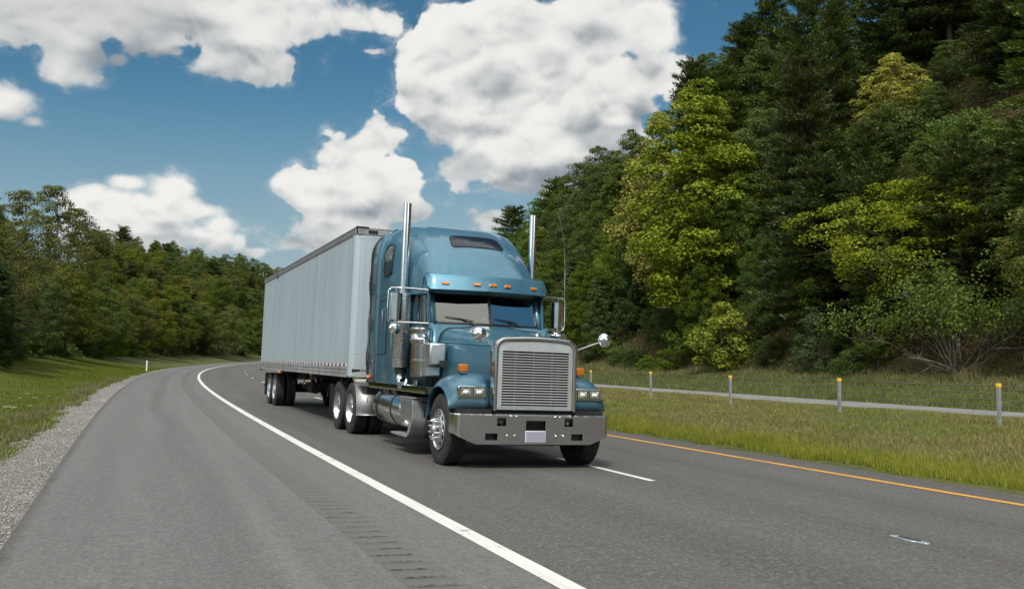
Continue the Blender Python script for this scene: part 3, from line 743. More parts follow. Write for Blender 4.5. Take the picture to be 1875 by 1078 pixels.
# hood --------------------------------------------------------------
def hood_sec(x):
    t = (x + 1.22) / (1.22 + .66); t = max(0, min(1, t))
    w = .955 + (.605 - .955) * t ** .85; top = 2.085 + (1.845 - 2.085) * t ** 1.15; rad = .20 - .05 * t; zb = 1.0 - .15 * t
    belt = 1.80 - .07 * t
    pts = [(w, zb), (w, 1.25), (w - .004, belt - .02), (w - .010, belt), (w - .020, belt + .012)]
    sh = w - .030; zc = top - .055 - rad
    zc = max(zc, belt + .02)
    r2 = top - .055 - zc
    for k in range(0, 9):
        a = math.pi / 2 * k / 8; pts.append((sh - rad + rad * math.cos(a), zc + r2 * math.sin(a)))
    sr = sh - rad
    for f in (.8, .62, .52, .46, .3, .0):
        raise_ = .0 if f > .55 else (.022 if f < .5 else .012)
        pts.append((sr * f, top - .055 * (f ** 2) - .012 + raise_))
    full = [(x, -y, z) for y, z in pts] + [(x, y, z) for y, z in pts[::-1][1:]]
    return full
mb = MB(); mb.rows([hood_sec(x) for x in np.linspace(-1.10, .66, 19)])
hood = P(mb, 'hood', 'truck_paint', smooth=30, solid=.01)
mb = MB(); mb.rows([hood_sec(x) for x in (-1.215, -1.17, -1.115)]); P(mb, 'cowl', 'truck_paint', smooth=30, solid=.01)
def seamline():                                                # bright edge trim at the rear of the hood
    s = hood_sec(-1.108); return [(p[0], p[1]*1.004, p[2]+.004) for p in s]
mb = MB(); mb.tube(seamline(), .008, 6); P(mb, 'hood_edge_trim', 'black', hood)
mb = MB()
for sd in (-1, 1):
    mb.tube([(x, sd*(abs(hood_sec(x)[3][1])+.006), hood_sec(x)[3][2]) for x in np.linspace(-1.08, .64, 12)], .007, 6)
mb.each('belt_trim', 'truck_paint', hood)
for sd in (-1, 1):                                             # black rubber hood latch
    mb = MB(); mb.tube([(-1.0, sd*.93, 1.46), (-.99, sd*1.0, 1.42), (-.96, sd*1.02, 1.50), (-.86, sd*1.0, 1.58), (-.82, sd*.95, 1.60)], [.03,.032,.024,.03,.022], 8)
    mb.tube([(-1.0, sd*.95, 1.55), (-1.0, sd*1.0, 1.48), (-1.02, sd*1.0, 1.38)], .018, 8); P(mb, 'hood_latch', 'black', hood)

# grille ------------------------------------------------------------
def arch(w, z0, z1, r, n=7):
    pts = [(-w, z0)]
    for k in range(n + 1):
        a = math.pi - math.pi / 2 * k / n; pts.append((-w + r + r * math.cos(a), z1 - r + r * math.sin(a)))
    for k in range(1, 6): pts.append((-w + r + (2*w - 2*r) * k / 6, z1 + .022 * math.sin(math.pi * k / 6)))
    for k in range(n + 1):
        a = math.pi / 2 - math.pi / 2 * k / n; pts.append((w - r + r * math.cos(a), z1 - r + r * math.sin(a)))
    return pts + [(w, z0)]
mb = MB(); ring = []
for (x, w, z1, r) in ((.60, .640, 1.865, .17), (.735, .640, 1.865, .17), (.752, .632, 1.857, .165), (.758, .615, 1.838, .15), (.752, .592, 1.812, .13), (.735, .585, 1.802, .125), (.70, .582, 1.798, .12)):
    ring.append([(x, y, z) for y, z in arch(w, .822, z1, r)])
mb.rows(ring); gr = P(mb, 'grille', 'stainless', smooth=40)
mb = MB(); F0 = arch(.578, .835, 1.792, .115); inner = []
for y, z in F0: inner.append((max(-.515, min(.515, y)), max(.893, min(1.665, z))))
for (sgn) in (1,):
    a = [(.726, y, z) for y, z in F0]; b_ = [(.732, y, z) for y, z in inner]; c_ = [(.70, y, z) for y, z in inner]
    mb.rows([a, b_, c_])
mb.add([(.726,-.578,.835),(.726,.578,.835),(.732,.515,.893),(.732,-.515,.893),(.70,.515,.893),(.70,-.515,.893)], [(0,1,2,3),(3,2,4,5)])
P(mb, 'inner_panel', 'grille_paint', gr, smooth=30)
mb = MB(); nsl = 20
for k in range(nsl):
    z = .905 + (1.655 - .905) * (k + .5) / nsl
    mb.prism([(.692, z-.002), (.722, z-.010), (.732, z-.009), (.733, z-.005), (.728, z-.001), (.700, z+.005), (.692, z+.005)], 'xz', -.516, .516)
P(mb, 'slats', 'slat_metal', gr, smooth=50)
mb = MB(); mb.box(.60, .64, -.57, .57, .84, 1.76)
P(mb, 'radiator', 'black', gr)
mb = MB()
for yy in (-.30, -.02, .27): mb.box(.672, .688, yy-.008, yy+.008, .88, 1.67)
mb.box(.668,.684,.36,.375,.9,1.5); mb.each('slat_brace', 'steel_dark', gr)
mb = MB(); mb.lathe([(0,.05),(.02,.055),(.03,.03),(.055,.028),(.062,.04),(.07,.03),(.072,.001)], (.55, .08, 1.865), 'z', 14); mb.tube([(.55,.02,1.93),(.53,.14,1.925)], .012, 8)
P(mb, 'hood_ornament', 'chrome', hood)

# fenders -----------------------------------------------------------
def fender(sd):
    outer = [(-.66, .60), (-.645, .75), (-.61, .92), (-.53, 1.08), (-.40, 1.20), (-.22, 1.285), (0, 1.325), (.20, 1.325), (.36, 1.30), (.47, 1.255), (.535, 1.20), (.562, 1.13), (.574, 1.05), (.582, .94), (.592, .83)]
    archp = [(-.575, .60), (-.57, .70), (-.545, .80), (-.49, .905), (-.395, 1.0), (-.24, 1.085), (-.02, 1.12), (.15, 1.105), (.27, 1.065), (.36, 1.01), (.42, .955), (.46, .91), (.48, .88), (.495, .855), (.505, .83)]
    cs = [(.60, 0, 0), (.72, .0, 0), (.84, .0, .0), (.95, .05, 0), (1.04, .15, 0), (1.11, .30, 0), (1.16, .48, 0), (1.19, .66, 0), (1.205, .82, 0), (1.225, .90, 0), (1.228, .97, 0), (1.21, 1.0, 0), (1.12, 1.0, 0)]
    front = lambda i: max(0.0, min(1.0, (i - 9.5) / 2.0))      # the front wall is flat across
    rows = []
    for i, ((ox, oz), (ax, az)) in enumerate(zip(outer, archp)):
        fr = front(i); row = []
        for (y, w, _) in cs:
            wf = 0.0 if y < 1.15 else w * .9
            if w >= .97: wf = w
            ww = w * (1 - fr) + wf * fr
            tp = .0
            yy = y
            if i >= 10: yy = y
            row.append((ox + (ax - ox) * ww, sd * yy, oz + (az - oz) * ww))
        rows.append(row)
    mb = MB(); mb.rows(rows)
    f = mb.build('fender', 'truck_paint', trk, smooth=40, solid=.012)
    wl = MB(); wl.prism([(-.56,.62),(-.5,.9),(-.25,1.07),(.1,1.09),(.35,.98),(.48,.84),(.48,.6),(-.3,.55)], 'xz', sd*.60, sd*.70); wl.build('wheel_well', 'black', f)
    # headlight
    hl = MB(); y0, y1, z0, z1 = .695, 1.118, .985, 1.152; x0, x1 = .55, .612
    def rr(y0, y1, z0, z1, r, n=4):
        p = []
        for (cy, cz, a0) in ((y1-r, z1-r, 0), (y0+r, z1-r, 90), (y0+r, z0+r, 180), (y1-r, z0+r, 270)):
            for k in range(n+1): a = R(a0 + 90*k/n); p.append((cy + r*math.cos(a), cz + r*math.sin(a)))
        return p
    oa = rr(y0, y1, z0, z1, .02); ob_ = rr(y0+.008, y1-.008, z0+.008, z1-.008, .02)
    hl.rows([[(x0, sd*y, z) for y, z in oa], [(x1-.01, sd*y, z) for y, z in oa], [(x1, sd*y, z) for y, z in ob_]], closed=True)
    hl.add([(x1, sd*y, z) for y, z in ob_], [tuple(range(len(ob_)))])
    bez = hl.build('headlight', 'chrome', trk, smooth=40)
    ym = (y0 + y1) / 2
    for (a, b) in ((y0+.026, ym-.010), (ym+.010, y1-.026)):
        rf = MB(); cy = (a+b)/2
        q = rr(a, b, z0+.024, z1-.024, .010); qi = rr(a+.02, b-.02, z0+.044, z1-.044, .010)
        rf.rows([[(x1+.0035, sd*y, z) for y, z in q], [(x1+.0095, sd*y, z) for y, z in rr(a+.006, b-.006, z0+.03, z1-.03, .008)]], closed=True)
        rf.build('lamp_rim', 'black', bez, smooth=0)
        le = MB(); rows_ = []
        for iy in range(13):
            r_ = []
            for iz in range(9):
                u, v = iy/12*2-1, iz/8*2-1
                r_.append((x1 + .004 + .006*(1-u*u)*(1-v*v) + .0025*math.sin(iy*3.1), sd*(cy + u*(b-a)/2*.90), (z0+z1)/2 + v*(z1-z0-.06)/2*.94))
            rows_.append(r_)
        le.rows(rows_); le.build('lens', 'lamp_lens', bez, smooth=60)
        bu = MB(); bu.lathe([(-.002,.05),(.007,.044),(.0115,.03),(.013,.001)], (x1+.004, sd*cy, (z0+z1)/2 - .004), 'x', 16)
        bu.v = [(x, y, (z - (z0+z1)/2)*.55 + (z0+z1)/2) for x, y, z in bu.v]
        bu.build('bulb_reflector', 'lamp_core', bez, smooth=60)
    # turn signal on its pedestal
    ts = MB(); ts.box(.16, .27, sd*.93-.045, sd*.93+.045, 1.315, 1.345); ped = ts.build('turn_signal', 'truck_paint', trk, bevel=.006)
    ts = MB(); ts.box(.155, .275, sd*.93-.062, sd*.93+.062, 1.345, 1.455); ts.build('lens', 'amber', ped, bevel=.014, seg=3)
def mat_lamp():
    m, t, b, o = new_mat('lamp_lens'); x, y, z = sep(t, coord(t))
    st = ((y * 55)._m('FRACT') - 0.5).abs() * 2.0
    c = mixc(t, st, (0.50, 0.51, 0.50), (0.85, 0.85, 0.83)); n = noise(t, coord(t), 22, 3, 0.6)
    c = mixc(t, n.ss(0.42, 0.6) * 0.75, c, (0.14, 0.14, 0.13)); t.links.new(c, b.inputs['Base Color'])
    b.inputs['Metallic'].default_value = 0.75; b.inputs['Roughness'].default_value = 0.16; b.inputs['Coat Weight'].default_value = 1.0; b.inputs['Coat Roughness'].default_value = 0.02
    bump(t, b, st, 0.4, 0.004)
mat_lamp(); simple('lamp_core', (0.86, 0.86, 0.84), 0.25, coat=1.0)
for sd in (-1, 1): fender(sd)


# cab ---------------------------------------------------------------
def cab():
    # lower body and rear wall of the cab, sides at y = +-1.0
    mb = MB()
    side = [(-1.18, 1.08), (-1.18, 2.09), (-1.36, 2.10), (-1.46, 2.68), (-2.62, 2.70), (-2.62, 1.08)]
    win = [(-1.50, 2.11), (-1.56, 2.58), (-2.06, 2.58), (-2.06, 2.11)]
    b = None
    for sd in (-1, 1):
        # side wall built round the window opening
        y = sd * 1.0; o = [(x, y, z) for x, z in side]; w = [(x, y, z) for x, z in win]
        mb.add(o + w, [(0, 1, 2, 6), (2, 3, 7, 6), (3, 4, 8, 7), (4, 5, 9, 8), (5, 0, 6, 9)])
    mb.rows([[(-1.18, y, 2.085 - .02*abs(y)) for y in (-1.0, -.93, 0, .93, 1.0)], [(-1.18, y, 1.08) for y in (-1.0, -.93, 0, .93, 1.0)]])
    b = P(mb, 'cab', 'truck_paint', smooth=30, solid=.03)
    for sd in (-1, 1):
        g = MB(); g.add([(x, sd*.985, z) for x, z in win], [(0, 1, 2, 3)]); g.build('side_window', 'window_glass', b, smooth=0)
        fr = MB(); fr.tube([(x, sd*1.004, z) for x, z in win + win[:1]], .014, 6); fr.build('window_seal', 'black', b)
        dr = MB(); dr.tube([(x, sd*1.003, z) for x, z in [(-1.34, 1.14), (-1.34, 2.05), (-1.44, 2.64), (-2.16, 2.66), (-2.16, 1.14), (-1.34, 1.14)]], .006, 6); dr.build('door_gap', 'black', b)
    return b
cabo = cab()
# windshield: two flat panes meeting at a centre post
def ws(y, z):                                                  # x on the windshield plane
    return -1.20 - .20 * (abs(y) / .9) - (z - 2.10) * .36
def pane_frame():
    mb = MB()
    for sd in (-1, 1):                                         # painted surround: pillar, sill, header
        q = lambda y, z, off=0: (ws(y, z) + off, sd * y, z)
        mb.rows([[q(1.0, z) if True else 0 for z in (2.05, 2.3, 2.66)], [q(.885, z, .012) for z in (2.05, 2.3, 2.66)]])
        mb.rows([[q(y, 2.045, .03) for y in (0, .5, .885, 1.0)], [q(y, 2.105, .012) for y in (0, .5, .885, 1.0)]])
        mb.rows([[q(y, 2.60, .012) for y in (0, .5, .885, 1.0)], [q(y, 2.68, .0) for y in (0, .5, .885, 1.0)]])
        mb.rows([[(ws(1.0, z), sd*1.0, z) for z in (2.05, 2.3, 2.66)], [(ws(1.0, z) - .10, sd*1.003, z) for z in (2.05, 2.3, 2.66)]])
    fr = mb.build('windshield_frame', 'truck_paint', trk, smooth=30, solid=.02)
    for sd in (-1, 1):
        r, y0, y1, z0, z1 = .055, .012, .88, 2.112, 2.60
        pts = [(y0, z0), (y1 - r, z0)] + [(y1 - r + r*math.sin(R(a)), z0 + r - r*math.cos(R(a))) for a in (30, 60, 90)] + [(y1, z1 - r), (y1 - .03, z1), (y0, z1)]
        g = MB(); g.add([(ws(y, z) - .004, sd*y, z) for y, z in pts], [tuple(range(len(pts)))])
        gl = g.build('windshield_pane', 'window_glass', trk, smooth=0)
        s = MB(); s.tube([(ws(y, z) + .006, sd*y, z) for y, z in pts + pts[:1]], .017, 8); s.build('seal', 'black', gl)
        # wiper
        w = MB(); off = .03
        base = (.48 if sd > 0 else .10); 
        P_ = lambda yy, z, d=.03: (ws(yy, z) + d, yy, z)
        b0 = (-.18 if sd < 0 else .62); 
        w.tube([P_(b0, 2.055, .05), P_(b0 - .20, 2.15), P_(b0 - .27, 2.18)], [.012, .009, .008], 6)
        w.tube([P_(b0 - .09, 2.10, .04), P_(b0 - .24, 2.175)], .005, 5)
        w.tube([P_(b0 - .55, 2.215, .022), P_(b0 - .27, 2.185, .026), P_(b0 - .10, 2.155, .022)], [.006, .012, .007], 6)
        w.build('wiper', 'black', gl)
    return fr
pane_frame()
mb = MB(); mb.box(ws(.06, 2.2)-.02, ws(.06, 2.2)-.018, -.12, -.045, 2.15, 2.215); P(mb, 'windshield_sticker', 'paper')
# interior
mb = MB(); mb.box(-1.75, -1.42, -.93, .93, 1.7, 2.10); mb.box(-2.6, -2.55, -.97, .97, 1.2, 2.7); mb.box(-2.6, -1.3, -.97, .97, 1.2, 1.3)
for yy in (-.5, .5): mb.box(-2.45, -2.30, yy-.27, yy+.27, 1.5, 2.42); mb.box(-2.35, -1.95, yy-.27, yy+.27, 1.5, 1.75)
it = P(mb, 'interior', 'interior', bevel=.03)
mb = MB(); mb.box(-1.62,-1.42,.02,.30,2.10,2.115); mb.box(-1.6,-1.5,.05,.12,2.115,2.18); mb.each('dash_paper', 'paper', it)
mb = MB(); c = Vector((-1.80, .47, 2.08)); ax = Vector((-.55, 0, .83)).normalized(); u_ = Vector((0,1,0)); v_ = ax.cross(u_)
mb.tube([c + (u_*math.cos(a) + v_*math.sin(a))*.23 for a in np.linspace(0, 2*math.pi, 33)], .016, 6, caps=False); mb.tube([c, c - ax*.3], .03, 8); mb.tube([c-u_*.22, c+u_*.22], .014, 6)
mb.build('steering_wheel', 'steer_rim', it)


# sun visor over the windshield -------------------------------------
def visor():
    mb = MB(); rows = []
    for y in (-1.045, -1.04, -1.0, -.9, -.5, 0, .5, .9, 1.0, 1.04, 1.045):
        a = abs(y); bx = -1.13 - .20 * (a / 1.0) ** 1.6; t_ = 1 if a < 1.02 else .0
        if a > 1.035: prof = [(bx-.06, 2.66), (bx-.05, 2.69), (bx-.09, 2.80), (bx-.15, 2.86), (bx-.3, 2.86), (bx-.32, 2.66)]
        else: prof = [(bx-.045, 2.617), (bx, 2.645), (bx-.02, 2.70), (bx-.085, 2.86), (bx-.105, 2.895), (bx-.35, 2.93)]
        rows.append([(x, y, z) for x, z in prof])
    mb.rows(rows); v = P(mb, 'sun_visor', 'truck_paint', smooth=35, solid=.008)
    for y in (-.77, -.265, 0, .265, .77):
        m = MB(); a = abs(y); bx = -1.13 - .20 * a ** 1.6
        nx = Vector((.16, 0, .065)); x0 = bx - .042
        m.box(-.012, .022, -.058, .058, -.026, .026)
        rot = math.atan2(.065, .16); sl = math.copysign(1, y) * (-.2*1.6*a**.6) if y else 0
        vs = []
        for (x, yy, z) in m.v:
            X = x*math.cos(rot) - z*math.sin(rot)*1.0; Z = x*math.sin(rot) + z*math.cos(rot)
            vs.append((x0 + X + yy*sl, y + yy, 2.745 + Z))
        m.v = vs; m.build('marker_lamp', 'amber', v, bevel=.008)
visor()

# sleeper with raised roof ------------------------------------------
RX = [-1.44, -1.58, -1.76, -1.97, -2.25, -2.6, -3.0, -3.4, -3.86]
RT = [2.905, 3.08, 3.27, 3.455, 3.64, 3.79, 3.90, 3.955, 3.975]
RW = [.985, .99, 1.00, 1.02, 1.07, 1.14, 1.195, 1.222, 1.225]
RN = [2.6, 2.6, 2.7, 2.9, 3.2, 3.6, 4.2, 4.8, 5.2]
def roof_par(x): xs = RX[::-1]; return [float(np.interp(x, xs, q[::-1])) for q in (RT, RW, RN)]
def roof_z(x, y):
    T, w, n = roof_par(x); return 2.60 + (T - 2.60) * max(0, 1 - (abs(y) / w) ** n) ** (1 / n)
def channel(x, y):                                             # shallow flute either side of the centre panel
    w = float(np.interp(-x, [1.4, 1.6, 2.3, 3.2, 3.4], [0, 1, 1, .6, 0])); c = float(np.interp(-x, [1.4, 2.4, 3.4], [.80, .66, .62]))
    d = (abs(y) - c) / .075
    return -.030 * w * math.exp(-d * d)
def roof_sec(x):
    T, w, n = roof_par(x); p = []
    for k in range(0, 49):
        a = math.pi * k / 48; c, s = math.cos(a), math.sin(a)
        y = -w * math.copysign(abs(c) ** (2 / n), c); z = 2.60 + (T - 2.60) * abs(s) ** (2 / n)
        p.append((x, y, z + channel(x, y)))
    return p
xs_ = sorted(set([round(v, 3) for v in np.concatenate([np.linspace(-1.44, -2.6, 24), np.linspace(-2.6, -3.86, 16)])]), reverse=True)
# smooth the section tables with a spline so the roof has no ring creases
def spl(xq, X, Y):
    X = np.array(X[::-1]); Y = np.array(Y[::-1]); m = np.gradient(Y, X); i = np.clip(np.searchsorted(X, xq) - 1, 0, len(X) - 2)
    h = X[i+1] - X[i]; t_ = (xq - X[i]) / h
    return (2*t_**3-3*t_**2+1)*Y[i] + (t_**3-2*t_**2+t_)*h*m[i] + (-2*t_**3+3*t_**2)*Y[i+1] + (t_**3-t_**2)*h*m[i+1]
def roof_par(x): return [float(spl(x, RX, q)) for q in (RT, RW, RN)]
mb = MB(); mb.rows([roof_sec(x) for x in xs_])
rl = roof_sec(-3.86); mb.add(rl, [tuple(range(len(rl)))])
roof = P(mb, 'roof_fairing', 'truck_paint', smooth=40)
# roof window
wp = []
for (x, y) in [(-2.30, -.40), (-2.30, 0), (-2.30, .40), (-2.27, .435), (-2.0, .47), (-1.965, .44), (-1.965, 0), (-1.965, -.44), (-2.0, -.47), (-2.27, -.435)]:
    wp.append((x, y))
def on_roof(x, y, d):
    T, w, n = roof_par(x); return Vector((x + d*.5, y, roof_z(x, y) + d*.85))
mb = MB(); rows = []
for i in range(7):
    f = i / 6; x = -1.96 - .33 * f; hw = .475 - .05 * f - (.05 if i in (0, 6) else 0)
    rows.append([tuple(on_roof(x, y, .006)) for y in np.linspace(-hw, hw, 15)])
mb.rows(rows); rw = P(mb, 'roof_window', 'dark_glass', smooth=60)
edge = rows[0] + [r[-1] for r in rows[1:-1]] + rows[-1][::-1] + [r[0] for r in rows[1:-1]][::-1]
mb = MB(); mb.tube(edge + edge[:1], .011, 6); mb.build('seal', 'black', rw)
# sleeper walls
mb = MB()
for sd in (-1, 1):
    mb.rows([[(x, sd*y, z) for z in (1.08, 1.8, 2.62)] for x, y in ((-2.60, .99), (-2.62, 1.16), (-2.66, 1.215), (-2.8, 1.224), (-3.84, 1.224), (-3.86, 1.21), (-3.86, 0))])
slp = P(mb, 'sleeper', 'truck_paint', smooth=40)
mb = MB()
for sd in (-1, 1):                                             # riveted seams
    for i in range(38): mb.lathe([(sd*1.222,.006),(sd*1.228,.004),(sd*1.2285,.0003)], (-2.8-i*.028 if False else -3.80, 0, 1.15+i*.04), 'y', 6)
    mb.tube([(-2.68, sd*1.226, 1.30), (-3.84, sd*1.226, 1.30)], .005, 5); mb.tube([(-2.68, sd*1.226, 2.66), (-3.84, sd*1.226, 2.66)], .005, 5); mb.tube([(-3.80, sd*1.225, 1.1), (-3.80, sd*1.225, 3.4)], .005, 5)
P(mb, 'rivet_seams', 'truck_paint', slp)
for sd in (-1, 1):
    r = .07; x0, x1, z0, z1 = -3.80, -3.20, 1.60, 2.56
    pts = []
    for (cx, cz, a0) in ((x1-r, z1-r, 0), (x0+r, z1-r, 90), (x0+r, z0+r, 180), (x1-r, z0+r, 270)):
        for k in range(5): a = R(a0+90*k/4); pts.append((cx+r*math.cos(a), cz+r*math.sin(a)))
    mb = MB(); mb.prism(pts, 'xz', sd*1.222, sd*1.232); dr = mb.build('locker_door', 'truck_paint', slp, bevel=.004)
    mb = MB(); mb.tube([(x, sd*1.231, z) for x, z in pts + pts[:1]], .008, 6); mb.build('seal', 'black', dr)
    mb = MB(); mb.tube([(-3.42, sd*1.232, 2.40), (-3.42, sd*1.262, 2.38), (-3.42, sd*1.262, 2.02), (-3.42, sd*1.232, 2.0)], .009, 6); mb.build('handle', 'chrome', dr)
    # side window of the sleeper
    pts = []; r = .10; x0, x1, z0, z1 = -3.56, -3.10, 3.0, 3.55
    for (cx, cz, a0, rr_) in ((x1-.14, z1-.14, 0, .14), (x0+.2, z1-.2, 90, .2), (x0+.06, z0+.06, 180, .06), (x1-.06, z0+.06, 270, .06)):
        for k in range(6): a = R(a0+90*k/5); pts.append((cx+rr_*math.cos(a), cz+rr_*math.sin(a)))
    def ysurf(x, z):
        T, w, n = roof_par(x); f = min(1, max(0, (z - 2.6) / (T - 2.6))); return w * (1 - f ** n) ** (1 / n)
    mb = MB(); mb.add([(x, sd*(ysurf(x, z)+.016), z) for x, z in pts], [tuple(range(len(pts)))]); sw = mb.build('sleeper_window', 'etched_glass', slp, smooth=0)
    mb = MB(); mb.tube([(x, sd*(ysurf(x, z)+.016), z) for x, z in pts + pts[:1]], .014, 6); mb.build('seal', 'black', sw)
    # side extender and its rubber edge
    mb = MB(); top = lambda x: roof_par(-3.86)[0]
    ex = []
    for x in (-3.865, -4.44):
        col = [(x, sd*1.222, z) for z in (1.08, 1.8, 2.6, 3.0, 3.3)]
        for k in range(1, 9): a = math.pi/2*k/8; col.append((x, sd*(1.222-.30*(1-math.cos(a))), 3.3+.62*math.sin(a)))
        ex.append(col)
    mb.rows(ex); se = mb.build('side_extender', 'truck_paint', trk, smooth=40, solid=.02)
    mb = MB(); zz = list(np.linspace(1.06, 3.90, 40)); a_, b_ = [], []
    for z in zz:
        yb = 1.222 if z < 3.3 else 1.222 - .30*(1-math.sqrt(max(0, 1-((z-3.3)/.62)**2)))
        a_.append((-4.43, sd*(yb-.004), z)); b_.append((-4.68 - .035*math.sin(z*9.0) - .03*math.sin(z*4.1+1), sd*(yb + .006*math.sin(z*9.0+1.2)), z))
    mb.rows([a_, b_]); mb.build('rubber_edge', 'sheet_rubber', se, solid=.012)
    mb = MB(); mb.tube([(-4.30, sd*1.222, 2.34), (-4.30, sd*1.29, 2.335), (-4.30, sd*1.29, 1.475), (-4.30, sd*1.222, 1.47)], .014, 8); mb.build('grab_handle', 'chrome', se)
    mb = MB(); mb.tube([(-3.87, sd*1.23, 2.66), (-4.44, sd*1.23, 2.66)], .005, 5); mb.tube([(-3.87, sd*1.228, 1.1),(-3.87, sd*1.228, 3.3)], .007, 5)
    for i in range(30): mb.lathe([(sd*1.22,.006),(sd*1.227,.004),(sd*1.2275,.0003)], (-4.40, 0, 1.14+i*.074), 'y', 6)
    mb.build('rivet_seam', 'aluminium', se)
    mb = MB(); mb.lathe([(sd*1.215,.045),(sd*1.25,.045),(sd*1.275,.036),(sd*1.285,.001)], (-4.36, 0, 1.165), 'y', 16); ml = mb.build('marker_lamp', 'amber', se)
    # polished sill
    mb = MB(); mb.rows([[(x, sd*y, z) for x in (-4.42, -2.64, -2.56, -.66)] for y, z in ((1.215, 1.085), (1.222, 1.06), (1.218, .985), (1.19, .975))])
    mb.build('sill_trim', 'stainless', trk, smooth=50)
    mb = MB(); mb.box(-4.40, -.62, sd*.90, sd*1.19, .985, 1.083); mb.build('sill_box', 'chassis', trk)
    # exhaust: elbow, muffler with perforated guard, stack
    X, Y = -2.37, sd*1.165
    mb = MB(); mb.lathe([(1.37,.05),(1.37,.138),(1.375,.142),(2.60,.142),(2.62,.138),(2.625,.062)], (X, Y, 0), 'z', 32); mu = mb.build('muffler', 'perforated_steel', trk, smooth=40)
    mb = MB(); mb.lathe([(2.6,.066),(4.16,.066),(4.16,.060),(2.6,.060)], (X, Y, 0), 'z', 28); mb.lathe([(2.60,.085),(2.66,.085),(2.665,.067)], (X, Y, 0), 'z', 24); mb.lathe([(2.70,.067),(2.70,.074),(2.73,.074),(2.73,.067)], (X, Y, 0), 'z', 24)
    mb.lathe([(4.157,.0595),(4.0,.0595),(3.9,.001)], (X,Y,0),'z',20)
    mb.build('exhaust_stack', 'chrome', trk, smooth=40)
    mb = MB(); mb.cyl((X, Y, 1.26), (X, Y, 1.375), .10, n=24); mb.build('exhaust_clamp', 'black', trk)
    mb = MB(); pth = [(X, Y, 1.28)] + [(X + .22 - .22*math.cos(a), Y, 1.24 - .18*math.sin(a)) for a in np.linspace(0, math.pi/2, 8)] + [(X+.42, Y-sd*.02, 1.05), (X+.56, Y-sd*.08, 1.06), (X+.66, Y-sd*.10, 1.10)]
    mb.tube(pth, [.075]*9 + [.06, .045, .04], 16); mb.lathe([(1.035,.05),(1.12,.05),(1.16,.035),(1.2,.001)], (X+.42, Y, 0), 'z', 14); mb.cyl((X+.66, Y-sd*.10, 1.06), (X+.66, Y-sd*.10, 1.17), .045, n=14)
    mb.build('exhaust_elbow', 'chrome', trk, smooth=50)
    mb = MB(); mb.tube([(X-.12, Y+sd*.125, 2.05), (X-.13, Y+sd*.15, 2.03), (X-.13, Y+sd*.15, 1.60), (X-.12, Y+sd*.12, 1.585)], .012, 8); mb.build('grab_handle', 'chrome', mu)
    # air cleaner
    X, Y = -1.20, sd*1.17
    mb = MB(); mb.lathe([(1.235,.001),(1.235,.135),(1.25,.148),(1.46,.150),(1.465,.156),(1.50,.156),(1.505,.150),(1.75,.150),(1.76,.172),(1.80,.176),(1.805,.168),(1.82,.176),(1.835,.168),(1.97,.170),(1.985,.176),(2.0,.172),(2.01,.15),(2.012,.001)], (X, Y, 0), 'z', 36)
    ac = mb.build('air_cleaner', 'stainless', trk, smooth=35)
    mb = MB(); mb.prism([(-1.14, 1.24), (-1.14, 1.765), (-.70, 1.765), (-.70, 1.42), (-.93, 1.42), (-.93, 1.24)], 'xz', sd*.90, sd*1.16); mb.build('intake_duct', 'aluminium', ac, bevel=.03)
    mb = MB(); mb.box(-.70,-.64, sd*.9, sd*1.0, 1.40, 1.5); mb.build('bracket', 'black', ac)
    # mirrors
    X, Y = -1.80, sd*1.44
    mb = MB(); mb.rows([[(X + dx, Y + sd*dy, z) for dx, dy in ((-.05,-.105),(-.02,-.108),(.02,-.085),(.045,-.04),(.05,.0),(.045,.04),(.02,.085),(-.02,.108),(-.05,.105))] for z in (2.14, 2.15, 2.57, 2.58)], closed=True)
    mb.add([(X + dx, Y + sd*dy, 2.58) for dx, dy in ((-.05,-.105),(-.02,-.108),(.02,-.085),(.05,0),(.02,.085),(-.02,.108),(-.05,.105))], [tuple(range(7))])
    mr = mb.build('side_mirror', 'chrome', trk, smooth=40, bevel=.004)
    mb = MB(); mb.box(X-.056, X-.050, Y-.10, Y+.10, 2.155, 2.565); mb.build('mirror_glass', 'mirror', mr)
    mb = MB()
    mb.tube([(-1.44, sd*1.0, 2.63), (-1.62, sd*1.2, 2.655), (X-.01, sd*1.40, 2.67), (X, sd*1.53, 2.66), (X, sd*1.575, 2.61), (X, sd*1.578, 2.2), (X, sd*1.56, 2.12), (X, sd*1.50, 2.09), (X, sd*1.44, 2.10)], .011, 8)
    mb.tube([(-1.36, sd*.99, 2.09), (-1.6, sd*1.22, 2.10), (X, sd*1.44, 2.105)], .014, 8); mb.tube([(X, sd*1.44, 2.10), (X+.1, sd*1.36, 2.0), (-1.45, sd*1.0, 1.72)], .008, 6)
    mb.cyl((X, sd*1.44, 2.08), (X, sd*1.44, 2.16), .03, n=12); mb.cyl((X, Y, 2.57), (X, Y, 2.665), .012, n=10)
    mb.build('mirror_bracket', 'chrome', mr, smooth=50)
    mb = MB(); mb.lathe([(-.03,.001),(-.03,.098),(-.015,.102),(.0,.098),(.02,.07),(.034,.03),(.037,.001)], (X+.01, sd*1.44, 2.0), 'x', 28); mb.build('convex_mirror', 'chrome', mr, smooth=50)
    # hood mirror
    mb = MB(); mb.tube([(.66, sd*.645, 1.60), (.67, sd*.655, 1.70), (.70, sd*.675, 1.72), (1.00, sd*.950, 1.865)], .011, 8); mb.box(.63, .69, sd*.635, sd*.672, 1.50, 1.66)
    hm = mb.build('hood_mirror', 'chrome', trk, smooth=50)
